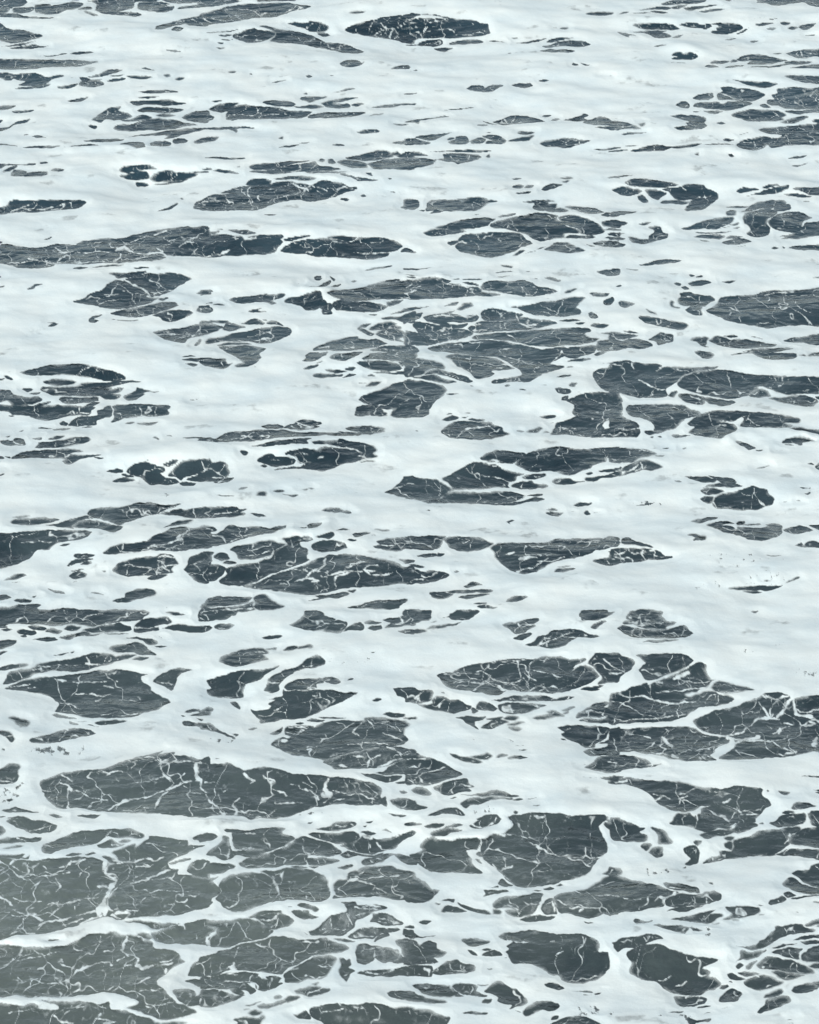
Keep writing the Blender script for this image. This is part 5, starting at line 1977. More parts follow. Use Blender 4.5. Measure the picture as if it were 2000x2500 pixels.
s 12 1450,1100 1440,1170
s 12 1320,1110 1350,1070
p 1590,1190 1650,1130 1640,1080 1600,1040 1620,1020 1770,1010 1770,1200 1640,1200
s 14 1560,1060 1640,1110 1660,1140
p 1290,1300 1340,1270 1460,1260 1600,1245 1770,1230 1770,1310 1600,1310 1400,1310
s 9 1300,1270 1460,1290 1600,1250
p -40,1420 20,1430 110,1440 90,1490 130,1520 90,1480 140,1445 200,1460 250,1490 300,1480 340,1480 280,1510 160,1550 40,1580 -40,1570
p 90,1500 140,1445 200,1460 240,1490 200,1520 110,1530
p 220,1435 300,1430 340,1460 320,1480 260,1475
p 760,1440 840,1410 930,1405 1000,1430 1060,1435 1000,1460 910,1478 840,1465
s 14 850,1470 880,1430 990,1425
s 16 790,1440 840,1450
p 905,1385 950,1382 930,1395
p 590,1500 620,1485 650,1495 600,1515
p 670,1510 720,1475 800,1485 760,1510 690,1535
p 455,1575 500,1555 580,1545 620,1525 700,1520 640,1550 560,1580 480,1592
p 355,1572 420,1555 480,1535 440,1555 380,1575
p 335,1608 370,1602
p 370,1635 420,1612 490,1620 470,1640 410,1645
p 230,1685 290,1660 390,1660 460,1670 500,1650 510,1670 480,1700 440,1770 290,1770 270,1710
p 735,1640 770,1645 840,1608 880,1650 880,1690 790,1680
p 870,1610 920,1575 1000,1555 1140,1540 1240,1555 1400,1540 1520,1560 1640,1575 1770,1600 1770,1770 1080,1770 980,1700 900,1670
s 12 980,1620 1100,1610 1180,1600
s 16 1240,1580 1320,1585
s 12 1140,1540 1160,1565
v 1000,1580 1400,1590 1600,1640 1700,1770 1080,1770
p 1525,1465 1570,1440 1650,1430 1770,1445 1770,1505 1640,1500 1570,1490
p 750,915 780,910
p 830,955 860,965
@ 500 500
p -40,-40 200,-40 230,20 160,28 -40,30
p 230,15 260,-40 540,-40 510,5 400,8 330,20
p 500,78 540,72 610,80 540,84
p -40,185 0,183 50,200 20,215 -40,240
p 0,235 60,220 130,215 110,240 40,240
p 110,198 140,195 160,208
p 200,215 260,205 340,210 440,235 380,245 290,240
p -40,255 160,248 300,255 330,290 400,285 360,265 500,248 640,248 670,270 645,295 665,315 620,360 590,400 480,412 330,420 220,430 -40,430
s 26 110,235 220,240 320,255 350,280 430,270
s 22 130,425 160,400 210,380
s 12 -20,430 60,420 130,425
p 660,300 720,280 800,260 880,250 880,265 800,285 720,308
p 635,395 680,350 760,310 880,285 1000,280 1080,290 1180,295 1230,310 1260,300 1310,270 1400,268 1520,280 1620,305 1675,345 1620,380 1560,400 1540,430 1440,455 1360,460 1240,450 1060,440 930,435 870,415 780,410
s 9 1250,400 1400,400 1560,395
s 10 1390,315 1470,318 1510,290
p 1040,275 1120,260 1280,265 1270,285 1230,300 1150,292
p 1650,395 1690,360 1770,385 1770,400
p 1350,548 1410,530 1500,518 1600,505 1560,520 1450,535
p 920,610 950,595 985,600 980,630 940,635
p 1055,600 1105,630 1090,645
p 875,690 960,685 1000,655 1060,640 1070,650 1030,680 970,695
p 1235,635 1260,627 1280,635 1255,645
p 790,660 810,658
p 1040,745 1100,720 1200,710 1330,690 1470,655 1560,640 1640,640 1770,660 1770,780 1620,790 1500,795 1380,800 1260,812 1140,795
p 1055,690 1150,660 1120,690
p 1480,645 1600,620 1640,630 1540,645
p 1690,612 1770,605 1770,625
p 670,815 700,785 790,770 870,745 980,730 990,765 1000,790 1030,815 980,830 960,870 920,885 850,885 820,855 740,835
p 960,855 990,820 1060,825 1080,860 1060,885 1080,910 1000,915 990,880
p 1070,840 1130,800 1250,815 1390,815 1500,840 1540,850 1490,885 1380,900 1240,898 1110,885
p 1530,815 1600,800 1680,800 1640,830 1540,850
p 205,795 250,775 330,765 420,760 480,748 590,755 640,745 680,755 650,780 570,805 600,825 560,838 520,825 420,822 310,830 240,815
s 12 600,770 570,815
p -40,715 40,712 70,730 20,745 -40,760
p 20,830 60,822 70,832
p 85,840 130,832 175,842 130,848
p -40,848 40,850 70,875 50,900 -40,908
p 360,890 400,880 470,870 440,890 510,900 410,905
p 1380,925 1415,915 1450,922 1420,932
p -40,980 60,970 200,978 180,1000 80,990 -40,1000
p -40,1010 60,995 150,1025 110,1050 40,1080 -40,1090
p 150,1035 190,990 250,1000 300,1010 350,1025 290,1045 220,1060 170,1055
p 310,998 350,985 390,962 440,962 500,985 480,1005 390,1010
p 480,962 510,957 530,970
p 515,985 560,965 620,980 665,1015 600,1008 530,1000
p 15,1140 60,1120 170,1105 240,1080 350,1060 460,1040 590,1022 700,1030 735,1065 720,1100 640,1135 560,1155 470,1170 380,1150 240,1150 130,1150 50,1168 10,1165
s 14 540,1070 590,1105 560,1130 480,1130
s 9 60,1135 180,1150 340,1140 480,1135 560,1145
s 8 470,1060 460,1090 360,1095
p 105,1185 160,1165 290,1158 400,1175 250,1180
p 120,1195 240,1190 400,1185 520,1205 500,1230 465,1250 470,1285 440,1320 370,1360 290,1370 265,1358 320,1330 310,1310 250,1280 200,1250
p -40,1300 60,1295 160,1295 200,1330 235,1335 170,1375 90,1372 -40,1330
p 425,1362 440,1358
p 910,1220 930,1190 1020,1165 1180,1115 1280,1105 1300,1125 1440,1130 1500,1150 1540,1165 1440,1195 1320,1215 1190,1225 1040,1230
s 8 960,1200 1050,1190 1060,1210 
s 8 1190,1150 1230,1150 1245,1190 1180,1200
p 810,1315 850,1290 850,1260 890,1240 960,1240 1000,1275 930,1310 850,1320
p 970,1250 1040,1240 1040,1260 1000,1275
p 1060,1290 1080,1265 1150,1245 1330,1235 1310,1260 1200,1305 1120,1310
s 8 1150,1245 1160,1280
p 820,1390 860,1365 960,1345 940,1365 870,1388
p 940,1330 1000,1315 970,1332
p 915,1430 950,1415 1150,1420 1140,1440 1010,1452 930,1448
p 1010,1390 1080,1380 1190,1395 1130,1410 1060,1405
p 1170,1380 1210,1362 1270,1370 1240,1390
p 1160,1450 1210,1415 1280,1418 1230,1438
p 1380,1440 1405,1425 1435,1445
p 1290,1502 1350,1500 1300,1505
p 1350,1520 1400,1495 1480,1495 1440,1515
p 1570,920 1640,895 1770,870 1770,885 1650,910
p 1485,955 1560,940 1650,935 1770,895 1770,985 1680,985 1620,965 1540,968
p 1280,1042 1320,1010 1400,1000 1360,1030 1320,1035 1430,1080 1400,1098 1330,1065
p 1390,1045 1470,995 1560,988 1620,1000 1560,1020 1520,1045 1420,1050
p 1560,1030 1600,1012 1660,1035 1640,1052
p 1450,1080 1520,1045 1600,1042 1680,1070 1700,1100 1640,1120 1680,1150 1600,1140 1530,1125 1460,1100
s 12 1540,1060 1600,1110 1610,1150
p 1690,1060 1770,1070 1770,1090
p 1670,1170 1730,1110 1770,1105 1770,1180
p 1395,1220 1460,1195 1590,1180 1770,1190 1770,1300 1600,1310 1450,1298 1320,1295 1400,1255 1550,1235 1420,1230
s 10 1480,1215 1590,1210
p 1270,1330 1350,1310 1500,1310 1620,1325 1680,1350 1640,1385 1520,1395 1400,1385
p 1420,1408 1500,1395 1640,1400 1700,1370 1640,1320 1770,1310 1770,1440 1680,1425 1600,1420 1500,1415
s 20 1650,1325 1675,1360 1690,1340
p 1300,1645 1340,1605 1420,1570 1540,1535 1600,1505 1770,1490 1770,1700 1690,1710 1600,1715 1540,1720 1480,1715 1420,1690 1340,1665
s 9 1650,1680 1720,1620
p 1260,1770 1280,1705 1340,1695 1380,1715 1380,1770
p 1390,1705 1480,1720 1540,1770 1390,1770
p 1650,1720 1770,1690 1770,1770 1660,1770
p 1650,20 1690,0 1770,0 1770,35 1700,35
"""

def parse(txt):
    P, S, V, G = [], [], [], []
    ox = oy = 0.0
    k = 500.0 / 1725.0
    for line in txt.split('\n'):
        t = line.split()
        if not t:
            continue
        if t[0] == '@':
            ox, oy = float(t[1]), float(t[2])
            continue
        if t[0] == 'g':
            x, y = map(float, t[1].split(','))
            G.append((ox + x * k, oy + y * k, float(t[2]) * k, float(t[3]) * k, float(t[4])))
            continue
        w = 0.0
        pts = t[1:]
        if t[0] == 's':
            w = float(t[1]) * k
            pts = t[2:]
        a = np.array([[float(c) for c in q.split(',')] for q in pts]) * k + (ox, oy)
        if t[0] == 'p':
            P.append(a)
        elif t[0] == 'v':
            V.append(a)
        else:
            S.append((w, a))
    return P, S, V, G

POOLS, STRANDS, VEILS, WORN = parse(SURVEY)

# ------------------------------------------------------------------ plane geometry
def row_to_y(v):
    """distance out over the sea of photograph row v"""
    dep = DEP + np.arctan((np.asarray(v, float) - PH / 2) / FPX)
    return CAM_H / np.tan(dep)

def depth_of(y):
    """distance along the optical axis of a point of the water at distance y"""
    return y * math.cos(DEP) + CAM_H * math.sin(DEP)

def to_sea(uv):
    y = row_to_y(uv[:, 1])
    x = (uv[:, 0] - PW / 2) * depth_of(y) / FPX
    return np.stack([x, y], 1)

# rows and columns: dense in the bay that was surveyed, coarser around it
def spread(lo, hi, step, lo_far, hi_far, cstep):
    a = np.arange(lo, hi + step * .5, step)
    b = np.arange(lo_far, lo, cstep)
    c = np.arange(hi + cstep, hi_far + 1, cstep)
    return np.concatenate([b, a, c])

def make_rows(step, cstep):
    v = spread(-24, 2524, step, -424, 2924, cstep)
    return v, row_to_y(v)

FU = spread(-24, 2024, 2.2, -724, 2724, 6)
FV, FY = make_rows(1.85, 5)
NX, NY = len(FU), len(FV)
DEPTH = depth_of(FY)
X = ((FU - PW / 2)[None, :] * (DEPTH / FPX)[:, None]).astype(np.float32)
Y = np.repeat(FY[:, None], NX, 1).astype(np.float32)

# ------------------------------------------------------------------ noise
rng = np.random.RandomState(7)
PERM = rng.permutation(4096).astype(np.int32)
ANG = rng.uniform(0, 2 * math.pi, 4096)
GX, GY = np.cos(ANG).astype(np.float32), np.sin(ANG).astype(np.float32)

def hashij(i, j, seed):
    return PERM[(PERM[(i + seed * 131) & 4095] + j) & 4095]

def perlin(x, y, seed=0):
    xi = np.floor(x).astype(np.int32)
    yi = np.floor(y).astype(np.int32)
    fx = (x - xi).astype(np.float32)
    fy = (y - yi).astype(np.float32)
    u = fx * fx * fx * (fx * (fx * 6 - 15) + 10)
    w = fy * fy * fy * (fy * (fy * 6 - 15) + 10)
    def g(i, j, dx, dy):
        h = hashij(i, j, seed)
        return GX[h] * dx + GY[h] * dy
    a = g(xi, yi, fx, fy)
    b = g(xi + 1, yi, fx - 1, fy)
    c = g(xi, yi + 1, fx, fy - 1)
    d = g(xi + 1, yi + 1, fx - 1, fy - 1)
    top = a + u * (b - a)
    bot = c + u * (d - c)
    return (top + w * (bot - top)) * 1.5

def fbm(x, y, seed, octaves, gain=0.5):
    s = 0
    a = 1.0
    for o in range(octaves):
        s = s + a * perlin(x * 2 ** o, y * 2 ** o, seed + o)
        a *= gain
    return s

RX = rng.uniform(0, 1, 4096).astype(np.float32)
RY = rng.uniform(0, 1, 4096).astype(np.float32)

def worley_edge(x, y, seed):
    """distance to the wall between neighbouring cells"""
    xi = np.floor(x).astype(np.int32)
    yi = np.floor(y).astype(np.int32)
    f1 = np.full(x.shape, 99, np.float32)
    ax, ay = np.zeros_like(f1), np.zeros_like(f1)
    nb = [(di, dj) for di in (-1, 0, 1) for dj in (-1, 0, 1)]
    sites = []
    for di, dj in nb:
        h = hashij(xi + di, yi + dj, seed)
        px = (xi + di + .08 + .84 * RX[h] - x).astype(np.float32)
        py = (yi + dj + .08 + .84 * RY[h] - y).astype(np.float32)
        d = px * px + py * py
        m = d < f1
        f1 = np.where(m, d, f1)
        ax = np.where(m, px, ax)
        ay = np.where(m, py, ay)
        sites.append((px, py, d))
    wall = np.full(x.shape, 9, np.float32)
    for px, py, d in sites:
        gap = np.hypot(px - ax, py - ay)
        wall = np.minimum(wall, np.where(gap > 1e-4, (d - f1) / (2 * gap + 1e-9), 9))
    return wall

def sstep(a, b, x):
    t = np.clip((x - a) / (b - a), 0, 1)
    return t * t * (3 - 2 * t)

# ------------------------------------------------------------------ height of the sea
SWELLS = [  # photograph x, y, half width, half height (px), slope towards the camera
    (1017, 72, 190, 40, .20), (755, 62, 50, 14, .20), (1671, 136, 45, 18, .24), (1596, 62, 70, 16, .16),
    (1790, 66, 60, 16, .18), (1630, 470, 130, 36, .18), (1877, 464, 90, 24, .18), (339, 420, 60, 28, .22),
    (425, 428, 70, 22, .2), (110, 497, 110, 18, .2), (391, 674, 100, 28, .14), (246, 912, 140, 24, .16),
    (738, 729, 60, 24, .2), (800, 605, 140, 34, .12), (156, 1075, 80, 20, .18), (377, 1151, 90, 34, .22),
    (474, 1139, 80, 30, .22), (680, 1122, 60, 24, .22), (830, 1114, 120, 34, .2), (1819, 1223, 90, 36, .2),
    (1558, 1353, 80, 26, .22), (1856, 1432, 90, 24, .10), (29, 1338, 120, 60, .16), (761, 1616, 60, 26, .2),
    (746, 1715, 140, 44, .14), (587, 1654, 80, 34, .15), (1804, 1946, 140, 46, .16), (1616, 2356, 130, 70, .24),
    (1848, 2064, 150, 44, .18), (1691, 2084, 40, 30, .24), (1891, 2446, 60, 32, .2), (1362, 2333, 130, 64, .05),
    (1232, 2420, 80, 40, .2), (1313, 2458, 60, 30, .2), (1043, 2055, 40, 20, .3), (906, 2478, 170, 36, .2),
    (1275, 1380, 70, 24, .18), (1100, 1160, 110, 30, .1), (1240, 1130, 130, 34, .1), (560, 600, 150, 40, .1),
    (1150, 870, 240, 70, -.07), (1330, 2210, 160, 50, -.06), (220, 2160, 260, 90, -.05),
]
def swell(x, y):
    z = .10 * perlin(x * .16 + 3.1, y * .30, 11)
    z += .060 * perlin(x * .45, y * .75, 12)
    z += .040 * perlin(x * .95 + .2 * y, y * 1.3, 13)
    z += .012 * perlin(x * 2.3 - .3 * y, y * 2.9, 14)
    for cu, cv, ru, rv, sl in SWELLS:
        c = to_sea(np.array([[cu, cv], [cu + ru, cv - rv]]))
        rx = c[1, 0] - c[0, 0]
        ry = (c[1, 1] - c[0, 1])
        dx, dy = (x - c[0, 0]) / rx, (y - c[0, 1]) / ry
        z = z + .62 * (1.6 - .6 * cv / PH) * sl * ry * np.tanh(1.6 * dy) * np.exp(-.6 * dx * dx - .25 * dy * dy)
    return z


SEA_Z = swell(X, Y).astype(np.float32)
# a point that floats at height z is seen where the level sea would be this much farther out
PAR = CAM_H / (CAM_H - SEA_Z - .026)
XS, YS = X * PAR, Y * PAR

# ------------------------------------------------------------------ signed distances on the sea
WX = XS + .028 * perlin(X * 2.3, Y * 1.5, 21) + .013 * perlin(X * 7, Y * 5, 22) + .003 * perlin(X * 20, Y * 12, 23)
WY = YS + .056 * perlin(X * 2.3, Y * 1.5, 31) + .028 * perlin(X * 7, Y * 5, 32) + .007 * perlin(X * 20, Y * 12, 33)

def smooth(a, closed, n=4):
    m = len(a)
    out = []
    rngi = range(m) if closed else range(m - 1)
    for i in rngi:
        if closed:
            p0, p1, p2, p3 = a[i - 1], a[i], a[(i + 1) % m], a[(i + 2) % m]
        else:
            p0, p1, p2, p3 = a[max(i - 1, 0)], a[i], a[i + 1], a[min(i + 2, m - 1)]
        for t in np.arange(n) / n:
            c = .5 * (2 * p1 + (p2 - p0) * t + (2 * p0 - 5 * p1 + 4 * p2 - p3) * t * t
                      + (3 * p1 - p0 - 3 * p2 + p3) * t ** 3)
            lin = p1 + (p2 - p1) * t
            out.append(.7 * c + .3 * lin)
    if not closed:
        out.append(a[-1])
    return np.array(out)

def window(uv, pad):
    i0 = np.searchsorted(FU, uv[:, 0].min() - pad)
    i1 = np.searchsorted(FU, uv[:, 0].max() + pad)
    j0 = np.searchsorted(FV, uv[:, 1].min() - pad * .6)
    j1 = np.searchsorted(FV, uv[:, 1].max() + pad * .6)
    return slice(max(j0, 0), j1), slice(max(i0, 0), i1)

def poly_distance(uv, pad=34, n=4):
    """distance inside (+) or outside (-) an outline, foreshortened axis kept in scale"""
    uv = smooth(uv, True, n)
    win = window(uv, pad)
    p = to_sea(uv).astype(np.float32)
    k = np.float32(CAM_H / np.hypot(CAM_H, p[:, 1].mean()) * 1.5)
    qx = WX[win]
    qy = WY[win] * k
    p = p * np.array([1, k], np.float32)
    best = np.full(qx.shape, 9, np.float32)
    ins = np.zeros(qx.shape, bool)
    q = np.roll(p, -1, 0)
    for (ax, ay), (bx, by) in zip(p, q):
        ex, ey = bx - ax, by - ay
        L = ex * ex + ey * ey
        if L < 1e-10:
            continue
        dx = qx - ax
        dy = qy - ay
        t = np.clip((dx * ex + dy * ey) / L, 0, 1)
        best = np.minimum(best, (dx - t * ex) ** 2 + (dy - t * ey) ** 2)
        c = (ay > qy) != (by > qy)
        ins ^= c & (dx < ex * dy / (ey if abs(ey) > 1e-9 else 1e-9))
    d = np.sqrt(best)
    return win, np.where(ins, d, -d)

def line_distance(uv, w):
    uv = smooth(uv, False, 3)
    win = window(uv, 24 + w)
    p = to_sea(uv).astype(np.float32)
    k = np.float32(CAM_H / np.hypot(CAM_H, p[:, 1].mean()) * 1.15)
    mpp = depth_of(p[:, 1].mean()) / FPX
    qx = WX[win] + JX[win]
    qy = (WY[win] + JY[win]) * k
    p = p * np.array([1, k], np.float32)
    best = np.full(qx.shape, 9, np.float32)
    wob = WOB[win]
    m = len(p) - 1
    for i in range(m):
        ax, ay = p[i]
        ex, ey = p[i + 1] - p[i]
        L = ex * ex + ey * ey + 1e-12
        dx = qx - ax
        dy = qy - ay
        t = np.clip((dx * ex + dy * ey) / L, 0, 1)
        s = (i + t) / m
        d = np.sqrt((dx - t * ex) ** 2 + (dy - t * ey) ** 2)
        hw = (.5 if uv[0, 1] > 500 else .36) * w * mpp * (.72 + .28 * np.sin(np.pi * np.clip(s * .86 + .07, 0, 1))) * wob
        best = np.minimum(best, d - np.maximum(hw, .009))
    return win, best

JX = .032 * perlin(X * 3.2, Y * 2.2, 26) + .010 * perlin(X * 14, Y * 8, 27)
JY = .060 * perlin(X * 3.2, Y * 2.2, 28) + .022 * perlin(X * 14, Y * 8, 29)
WOB = .68 + .60 * sstep(-.55, .55, perlin(X * 5, Y * 3, 24) + .5 * perlin(X * 13, Y * 8, 25))

HOLE = np.full((NY, NX), -.6, np.float32)
for uv in POOLS:
    win, d = poly_distance(uv)
    HOLE[win] = np.maximum(HOLE[win], d)

STR = np.full((NY, NX), .5, np.float32)
for w, uv in STRANDS:
    win, d = line_distance(uv, w)
    STR[win] = np.minimum(STR[win], d)

VEIL = np.zeros((NY, NX), np.float32)
for uv in VEILS:
    win, d = poly_distance(uv, 60, 2)
    VEIL[win] = np.maximum(VEIL[win], sstep(-.12, .30, d))

UU = np.repeat(FU[None, :], NY, 0).astype(np.float32)
VV = np.repeat(FV[:, None], NX, 1).astype(np.float32)
THIN = np.zeros((NY, NX), np.float32)
for cx, cy, rx, ry, a in WORN:
    r2 = ((UU - cx) / rx) ** 2 + ((VV - cy) / ry) ** 2
    THIN = np.maximum(THIN, a * np.exp(-r2 * 1.3))

# the same sea goes on around the surveyed part: its pattern carries on, folded over at the border
def folded(line, hi):
    m = np.where(line < 0, -line, np.where(line > hi, 2 * hi - line, line))
    return np.clip(np.searchsorted(line, m), 0, len(line) - 1)
beyond = np.maximum(np.maximum(-FU, FU - PW), 0)[None, :]      # slanted, so that no fold can be read as a mirror
fu = np.repeat(folded(FU, PW)[None, :], NY, 0)
vsrc = VV + .16 * beyond
vsrc = np.where(vsrc < 0, -vsrc, np.where(vsrc > PH, 2 * PH - vsrc, vsrc))
fold = (np.clip(np.searchsorted(FV, vsrc), 0, NY - 1), fu)
fold = (np.where((beyond > 0) | (VV < 0) | (VV > PH), fold[0], np.arange(NY)[:, None]), fold[1])
HOLE, STR, VEIL, THIN = HOLE[fold], STR[fold], VEIL[fold], THIN[fold]

# ------------------------------------------------------------------ foam cover 0..1
mott = fbm(X * 3.0, Y * 1.3, 41, 3)
fine = perlin(X * 26, Y * 13, 45)
edge_n = .007 * perlin(X * 14, Y * 8, 51) + .004 * fine
soft = .018 + .045 * sstep(.05, .7, perlin(X * 1.1, Y * .8, 52))
sheet = 1 - sstep(-soft, soft, HOLE + edge_n)

inpool = HOLE > -.06
xi, yi = X[inpool], Y[inpool]
wx = xi + .20 * perlin(xi * 1.7, yi * 1.1, 61) + .085 * perlin(xi * 6, yi * 3.5, 62)
wy = yi + .30 * perlin(xi * 1.7, yi * 1.1, 63) + .14 * perlin(xi * 6, yi * 3.5, 64)
fringe = 1 - sstep(.0, .16, HOLE[inpool])
webby = np.zeros(xi.shape, np.float32)
for cu, cv, ru, rv in ((250, 2280, 560, 260), (1150, 800, 350, 140), (1800, 1800, 380, 170), (380, 1930, 380, 130),
                       (1300, 1660, 280, 70), (1000, 60, 200, 50), (700, 1230, 300, 80), (300, 600, 320, 70)):
    webby = np.maximum(webby, np.exp(-((UU[inpool] - cu) / ru) ** 2 - ((VV[inpool] - cv) / rv) ** 2))
mask = sstep(-.15, .55, perlin(xi * .8, yi * .5, 65) + .5 * perlin(xi * 3, yi * 1.8, 66) + .45 * fringe + .5 * webby)
w1 = worley_edge(wx * 1.5, wy * .62, 67)
w2 = worley_edge(wx * 2.6, wy * 1.12, 68)
gap = .76 + .24 * sstep(-.5, .25, perlin(xi * 5, yi * 2.4, 69))
w3 = worley_edge(wx * 6 + 3, wy * 2.8, 60)
lace = np.maximum.reduce([(1 - sstep(.0, .034, w1)) * .86 * gap, (1 - sstep(0, .052, w2)) * .66 * gap * (.30 + .70 * mask),
                          (1 - sstep(0, .095, w3)) * (.44 + .10 * fringe) * sstep(.1, .7, mask) * gap])
fle = perlin(xi * 34, yi * 15, 70)
lace = np.maximum(lace, sstep(.55, .9, fle) * (.25 + .75 * mask) * .62)
LACE = np.zeros((NY, NX), np.float32)
LACE[inpool] = lace * (.70 + .30 * sstep(-.45, .45, perlin(xi * 19, yi * 9.5, 59)))

wst = np.clip(STR + .006 * perlin(X * 30, Y * 16, 55) + .006 * perlin(X * 12, Y * 7, 57), -1, 1)
strand = np.maximum(1 - sstep(-.012, .012, wst), .46 * (1 - sstep(-.005, .040, wst)))
bead = sstep(-.45, .45, perlin(X * 19, Y * 9.5, 58))
strand *= (.66 + .34 * sstep(-.4, .4, perlin(X * 7, Y * 4, 56))) * (.74 + .26 * np.maximum(bead, sstep(.0, .03, -wst)))
vein_n = sstep(-.25, .75, fbm(X * 6.5, Y * 2.6, 81, 4, .7))
veil = VEIL * (.30 + .13 * vein_n)
worn = sstep(.52, .74, THIN * .80 + .5 * fbm(X * 8, Y * 3.6, 91, 4, .7) * sstep(.02, .2, THIN))
wisp = sstep(.25, .95, fbm(X * .9, Y * 1.3, 93, 4, .6))        # thinner smears in the sheet
sheet = sheet * (1 - .60 * worn) * (1 - .36 * wisp * sstep(-.6, .6, fbm(X * 2.6, Y * 2.4, 97, 4, .6)) * sstep(.0, .12, -HOLE))
film = .50 * (1 - sstep(.0, .11, HOLE)) * sstep(-.35, .45, fbm(X * 2.4, Y * 1.5, 94, 3))   # half-clear rim
COVER = np.clip(np.maximum.reduce([sheet, film, strand, LACE * sstep(.005, .05, HOLE), veil * sstep(-.02, .03, HOLE)]), 0, 1)

# ------------------------------------------------------------------ height of the sea and of the foam on it
lip = .014 * np.exp(-np.abs(HOLE) / .040) * (HOLE > 0) + .014 * (HOLE <= 0)
thick = .004 + .006 * sstep(0, .16, -HOLE) * sheet + .004 * COVER
rx_, ry_ = .86 * X + .34 * Y, .90 * Y - .30 * X                # billows, not in line with the survey grid
rx_, ry_ = rx_ + .35 * perlin(X * .8, Y * .9, 105), ry_ + .35 * perlin(X * .8, Y * .9, 106)
bil = fbm(rx_ * .8, ry_ * .95, 101, 4, .5)
lump = .020 * np.log1p(np.exp(3 * (bil + .35))) / 3 * sstep(.01, .17, -HOLE)

# small crests breaking in the foam: line in photograph pixels, half width (m), height (m), label
CRESTS = [
    ([(1058, 2052), (1110, 2050), (1165, 2046), (1212, 2032), (1248, 2010)], .20, .030,
     'thin curling white crest above the dark hollow of the big near pool'),
    ([(748, 706), (784, 704), (810, 712)], .16, .030,
     'short bright foam lip bending between two dark pools left of centre'),
    ([(720, 1298), (761, 1297), (786, 1290), (800, 1280)], .20, .040,
     'rounded white foam roll just below a small black hole in the foam'),
    ([(1782, 1064), (1833, 1054), (1900, 1053), (1952, 1060), (1996, 1071)], .30, .050,
     'broad white foam hump with a scatter of dark holes at the right edge'),
    ([(1700, 366), (1761, 360), (1793, 366), (1822, 372)], .28, .04,
     'low smooth foam ridge below the grey pool at the upper right'),
    ([(1000, 674), (1026, 684), (1048, 683), (1070, 675)], .18, .03,
     'short curled foam lip on the far edge of the wide central pool'),
    ([(-30, 2298), (60, 2300), (120, 2294), (190, 2270), (260, 2262), (340, 2268), (372, 2274)], .34, .020,
     'long thick white foam raft crossing the murky water at lower left'),
    ([(-30, 2436), (40, 2438), (160, 2440), (230, 2432), (280, 2432), (330, 2448)], .26, .015,
     'narrow ragged foam raft nearest the bottom left corner'),
    ([(180, 364), (240, 364), (300, 362), (360, 365), (430, 357)], .24, .035,
     'smooth white foam ridge below thin dark slits at the upper left'),
]
CREST_ID = np.full((NY, NX), -1, np.int32)
RAISE = np.zeros((NY, NX), np.float32)
for ci, (line, hw, hh, lab) in enumerate(CRESTS):
    uv = np.array(line, float)
    win = window(smooth(uv, False, 3), 60)
    p = to_sea(smooth(uv, False, 3)).astype(np.float32)
    k = np.float32(.62)
    best = np.full(XS[win].shape, 9, np.float32)
    for i in range(len(p) - 1):
        ex, ey = p[i + 1, 0] - p[i, 0], (p[i + 1, 1] - p[i, 1]) * k
        dx, dy = XS[win] - p[i, 0], (YS[win] - p[i, 1]) * k
        t = np.clip((dx * ex + dy * ey) / (ex * ex + ey * ey + 1e-9), 0, 1)
        best = np.minimum(best, np.hypot(dx - t * ex, dy - t * ey))
    r = np.clip(best / hw, 0, 1)
    prof = (1 - r * r) ** 2
    RAISE[win] = np.maximum(RAISE[win], hh * prof * (1 + .35 * perlin(X[win] * 5, Y[win] * 4, 111)))
    CREST_ID[win] = np.where((prof > .06) & (HOLE[win] < .02), ci, CREST_ID[win])
RAISE *= 1 - sstep(-.05, .03, HOLE)
FOAM_Z = SEA_Z + lip + thick + lump + RAISE

# ------------------------------------------------------------------ materials
def new_mat(name):
    m = bpy.data.materials.new(name)
    m.use_nodes = True
    n = m.node_tree.nodes
    return m, n, m.node_tree.links, n['Principled BSDF']

def node(n, kind, **kw):
    o = n.new(kind)
    for k, v in kw.items():
        setattr(o, k, v)
    return o

def noise_node(n, l, vec, scale, detail, rough=.5):
    t = node(n, 'ShaderNodeTexNoise')
    t.inputs['Scale'].default_value = scale
    t.inputs['Detail'].default_value = detail
    t.inputs['Roughness'].default_value = rough
    l.new(vec, t.inputs['Vector'])
    return t

def mapping(n, l, src, scale, rot=0):
    m = node(n, 'ShaderNodeMapping')
    m.inputs['Scale'].default_value = scale
    m.inputs['Rotation'].default_value = (0, 0, rot)
    l.new(src, m.inputs['Vector'])
    return m.outputs[0]

# sea water
WATER, n, l, bsdf = new_mat('sea_water')
geo = node(n, 'ShaderNodeNewGeometry')
silt = node(n, 'ShaderNodeAttribute', attribute_name='silt')
mix = node(n, 'ShaderNodeMix', data_type='RGBA')
mix.inputs['A'].default_value = (.007, .022, .034, 1)
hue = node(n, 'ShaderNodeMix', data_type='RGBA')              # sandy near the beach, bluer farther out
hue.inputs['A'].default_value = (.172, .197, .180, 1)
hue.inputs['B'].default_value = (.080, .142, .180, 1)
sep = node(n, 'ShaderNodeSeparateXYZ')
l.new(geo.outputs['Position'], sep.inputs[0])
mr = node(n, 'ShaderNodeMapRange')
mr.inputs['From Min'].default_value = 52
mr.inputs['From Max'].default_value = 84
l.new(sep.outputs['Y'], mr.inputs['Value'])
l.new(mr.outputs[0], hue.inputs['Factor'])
l.new(hue.outputs['Result'], mix.inputs['B'])
cl = noise_node(n, l, mapping(n, l, geo.outputs['Position'], (.5, .25, 1)), 1.0, 5, .6)
mul = node(n, 'ShaderNodeMath', operation='MULTIPLY_ADD')
l.new(cl.outputs['Fac'], mul.inputs[0])
mul.inputs[1].default_value = .95
mul.inputs[2].default_value = -.24
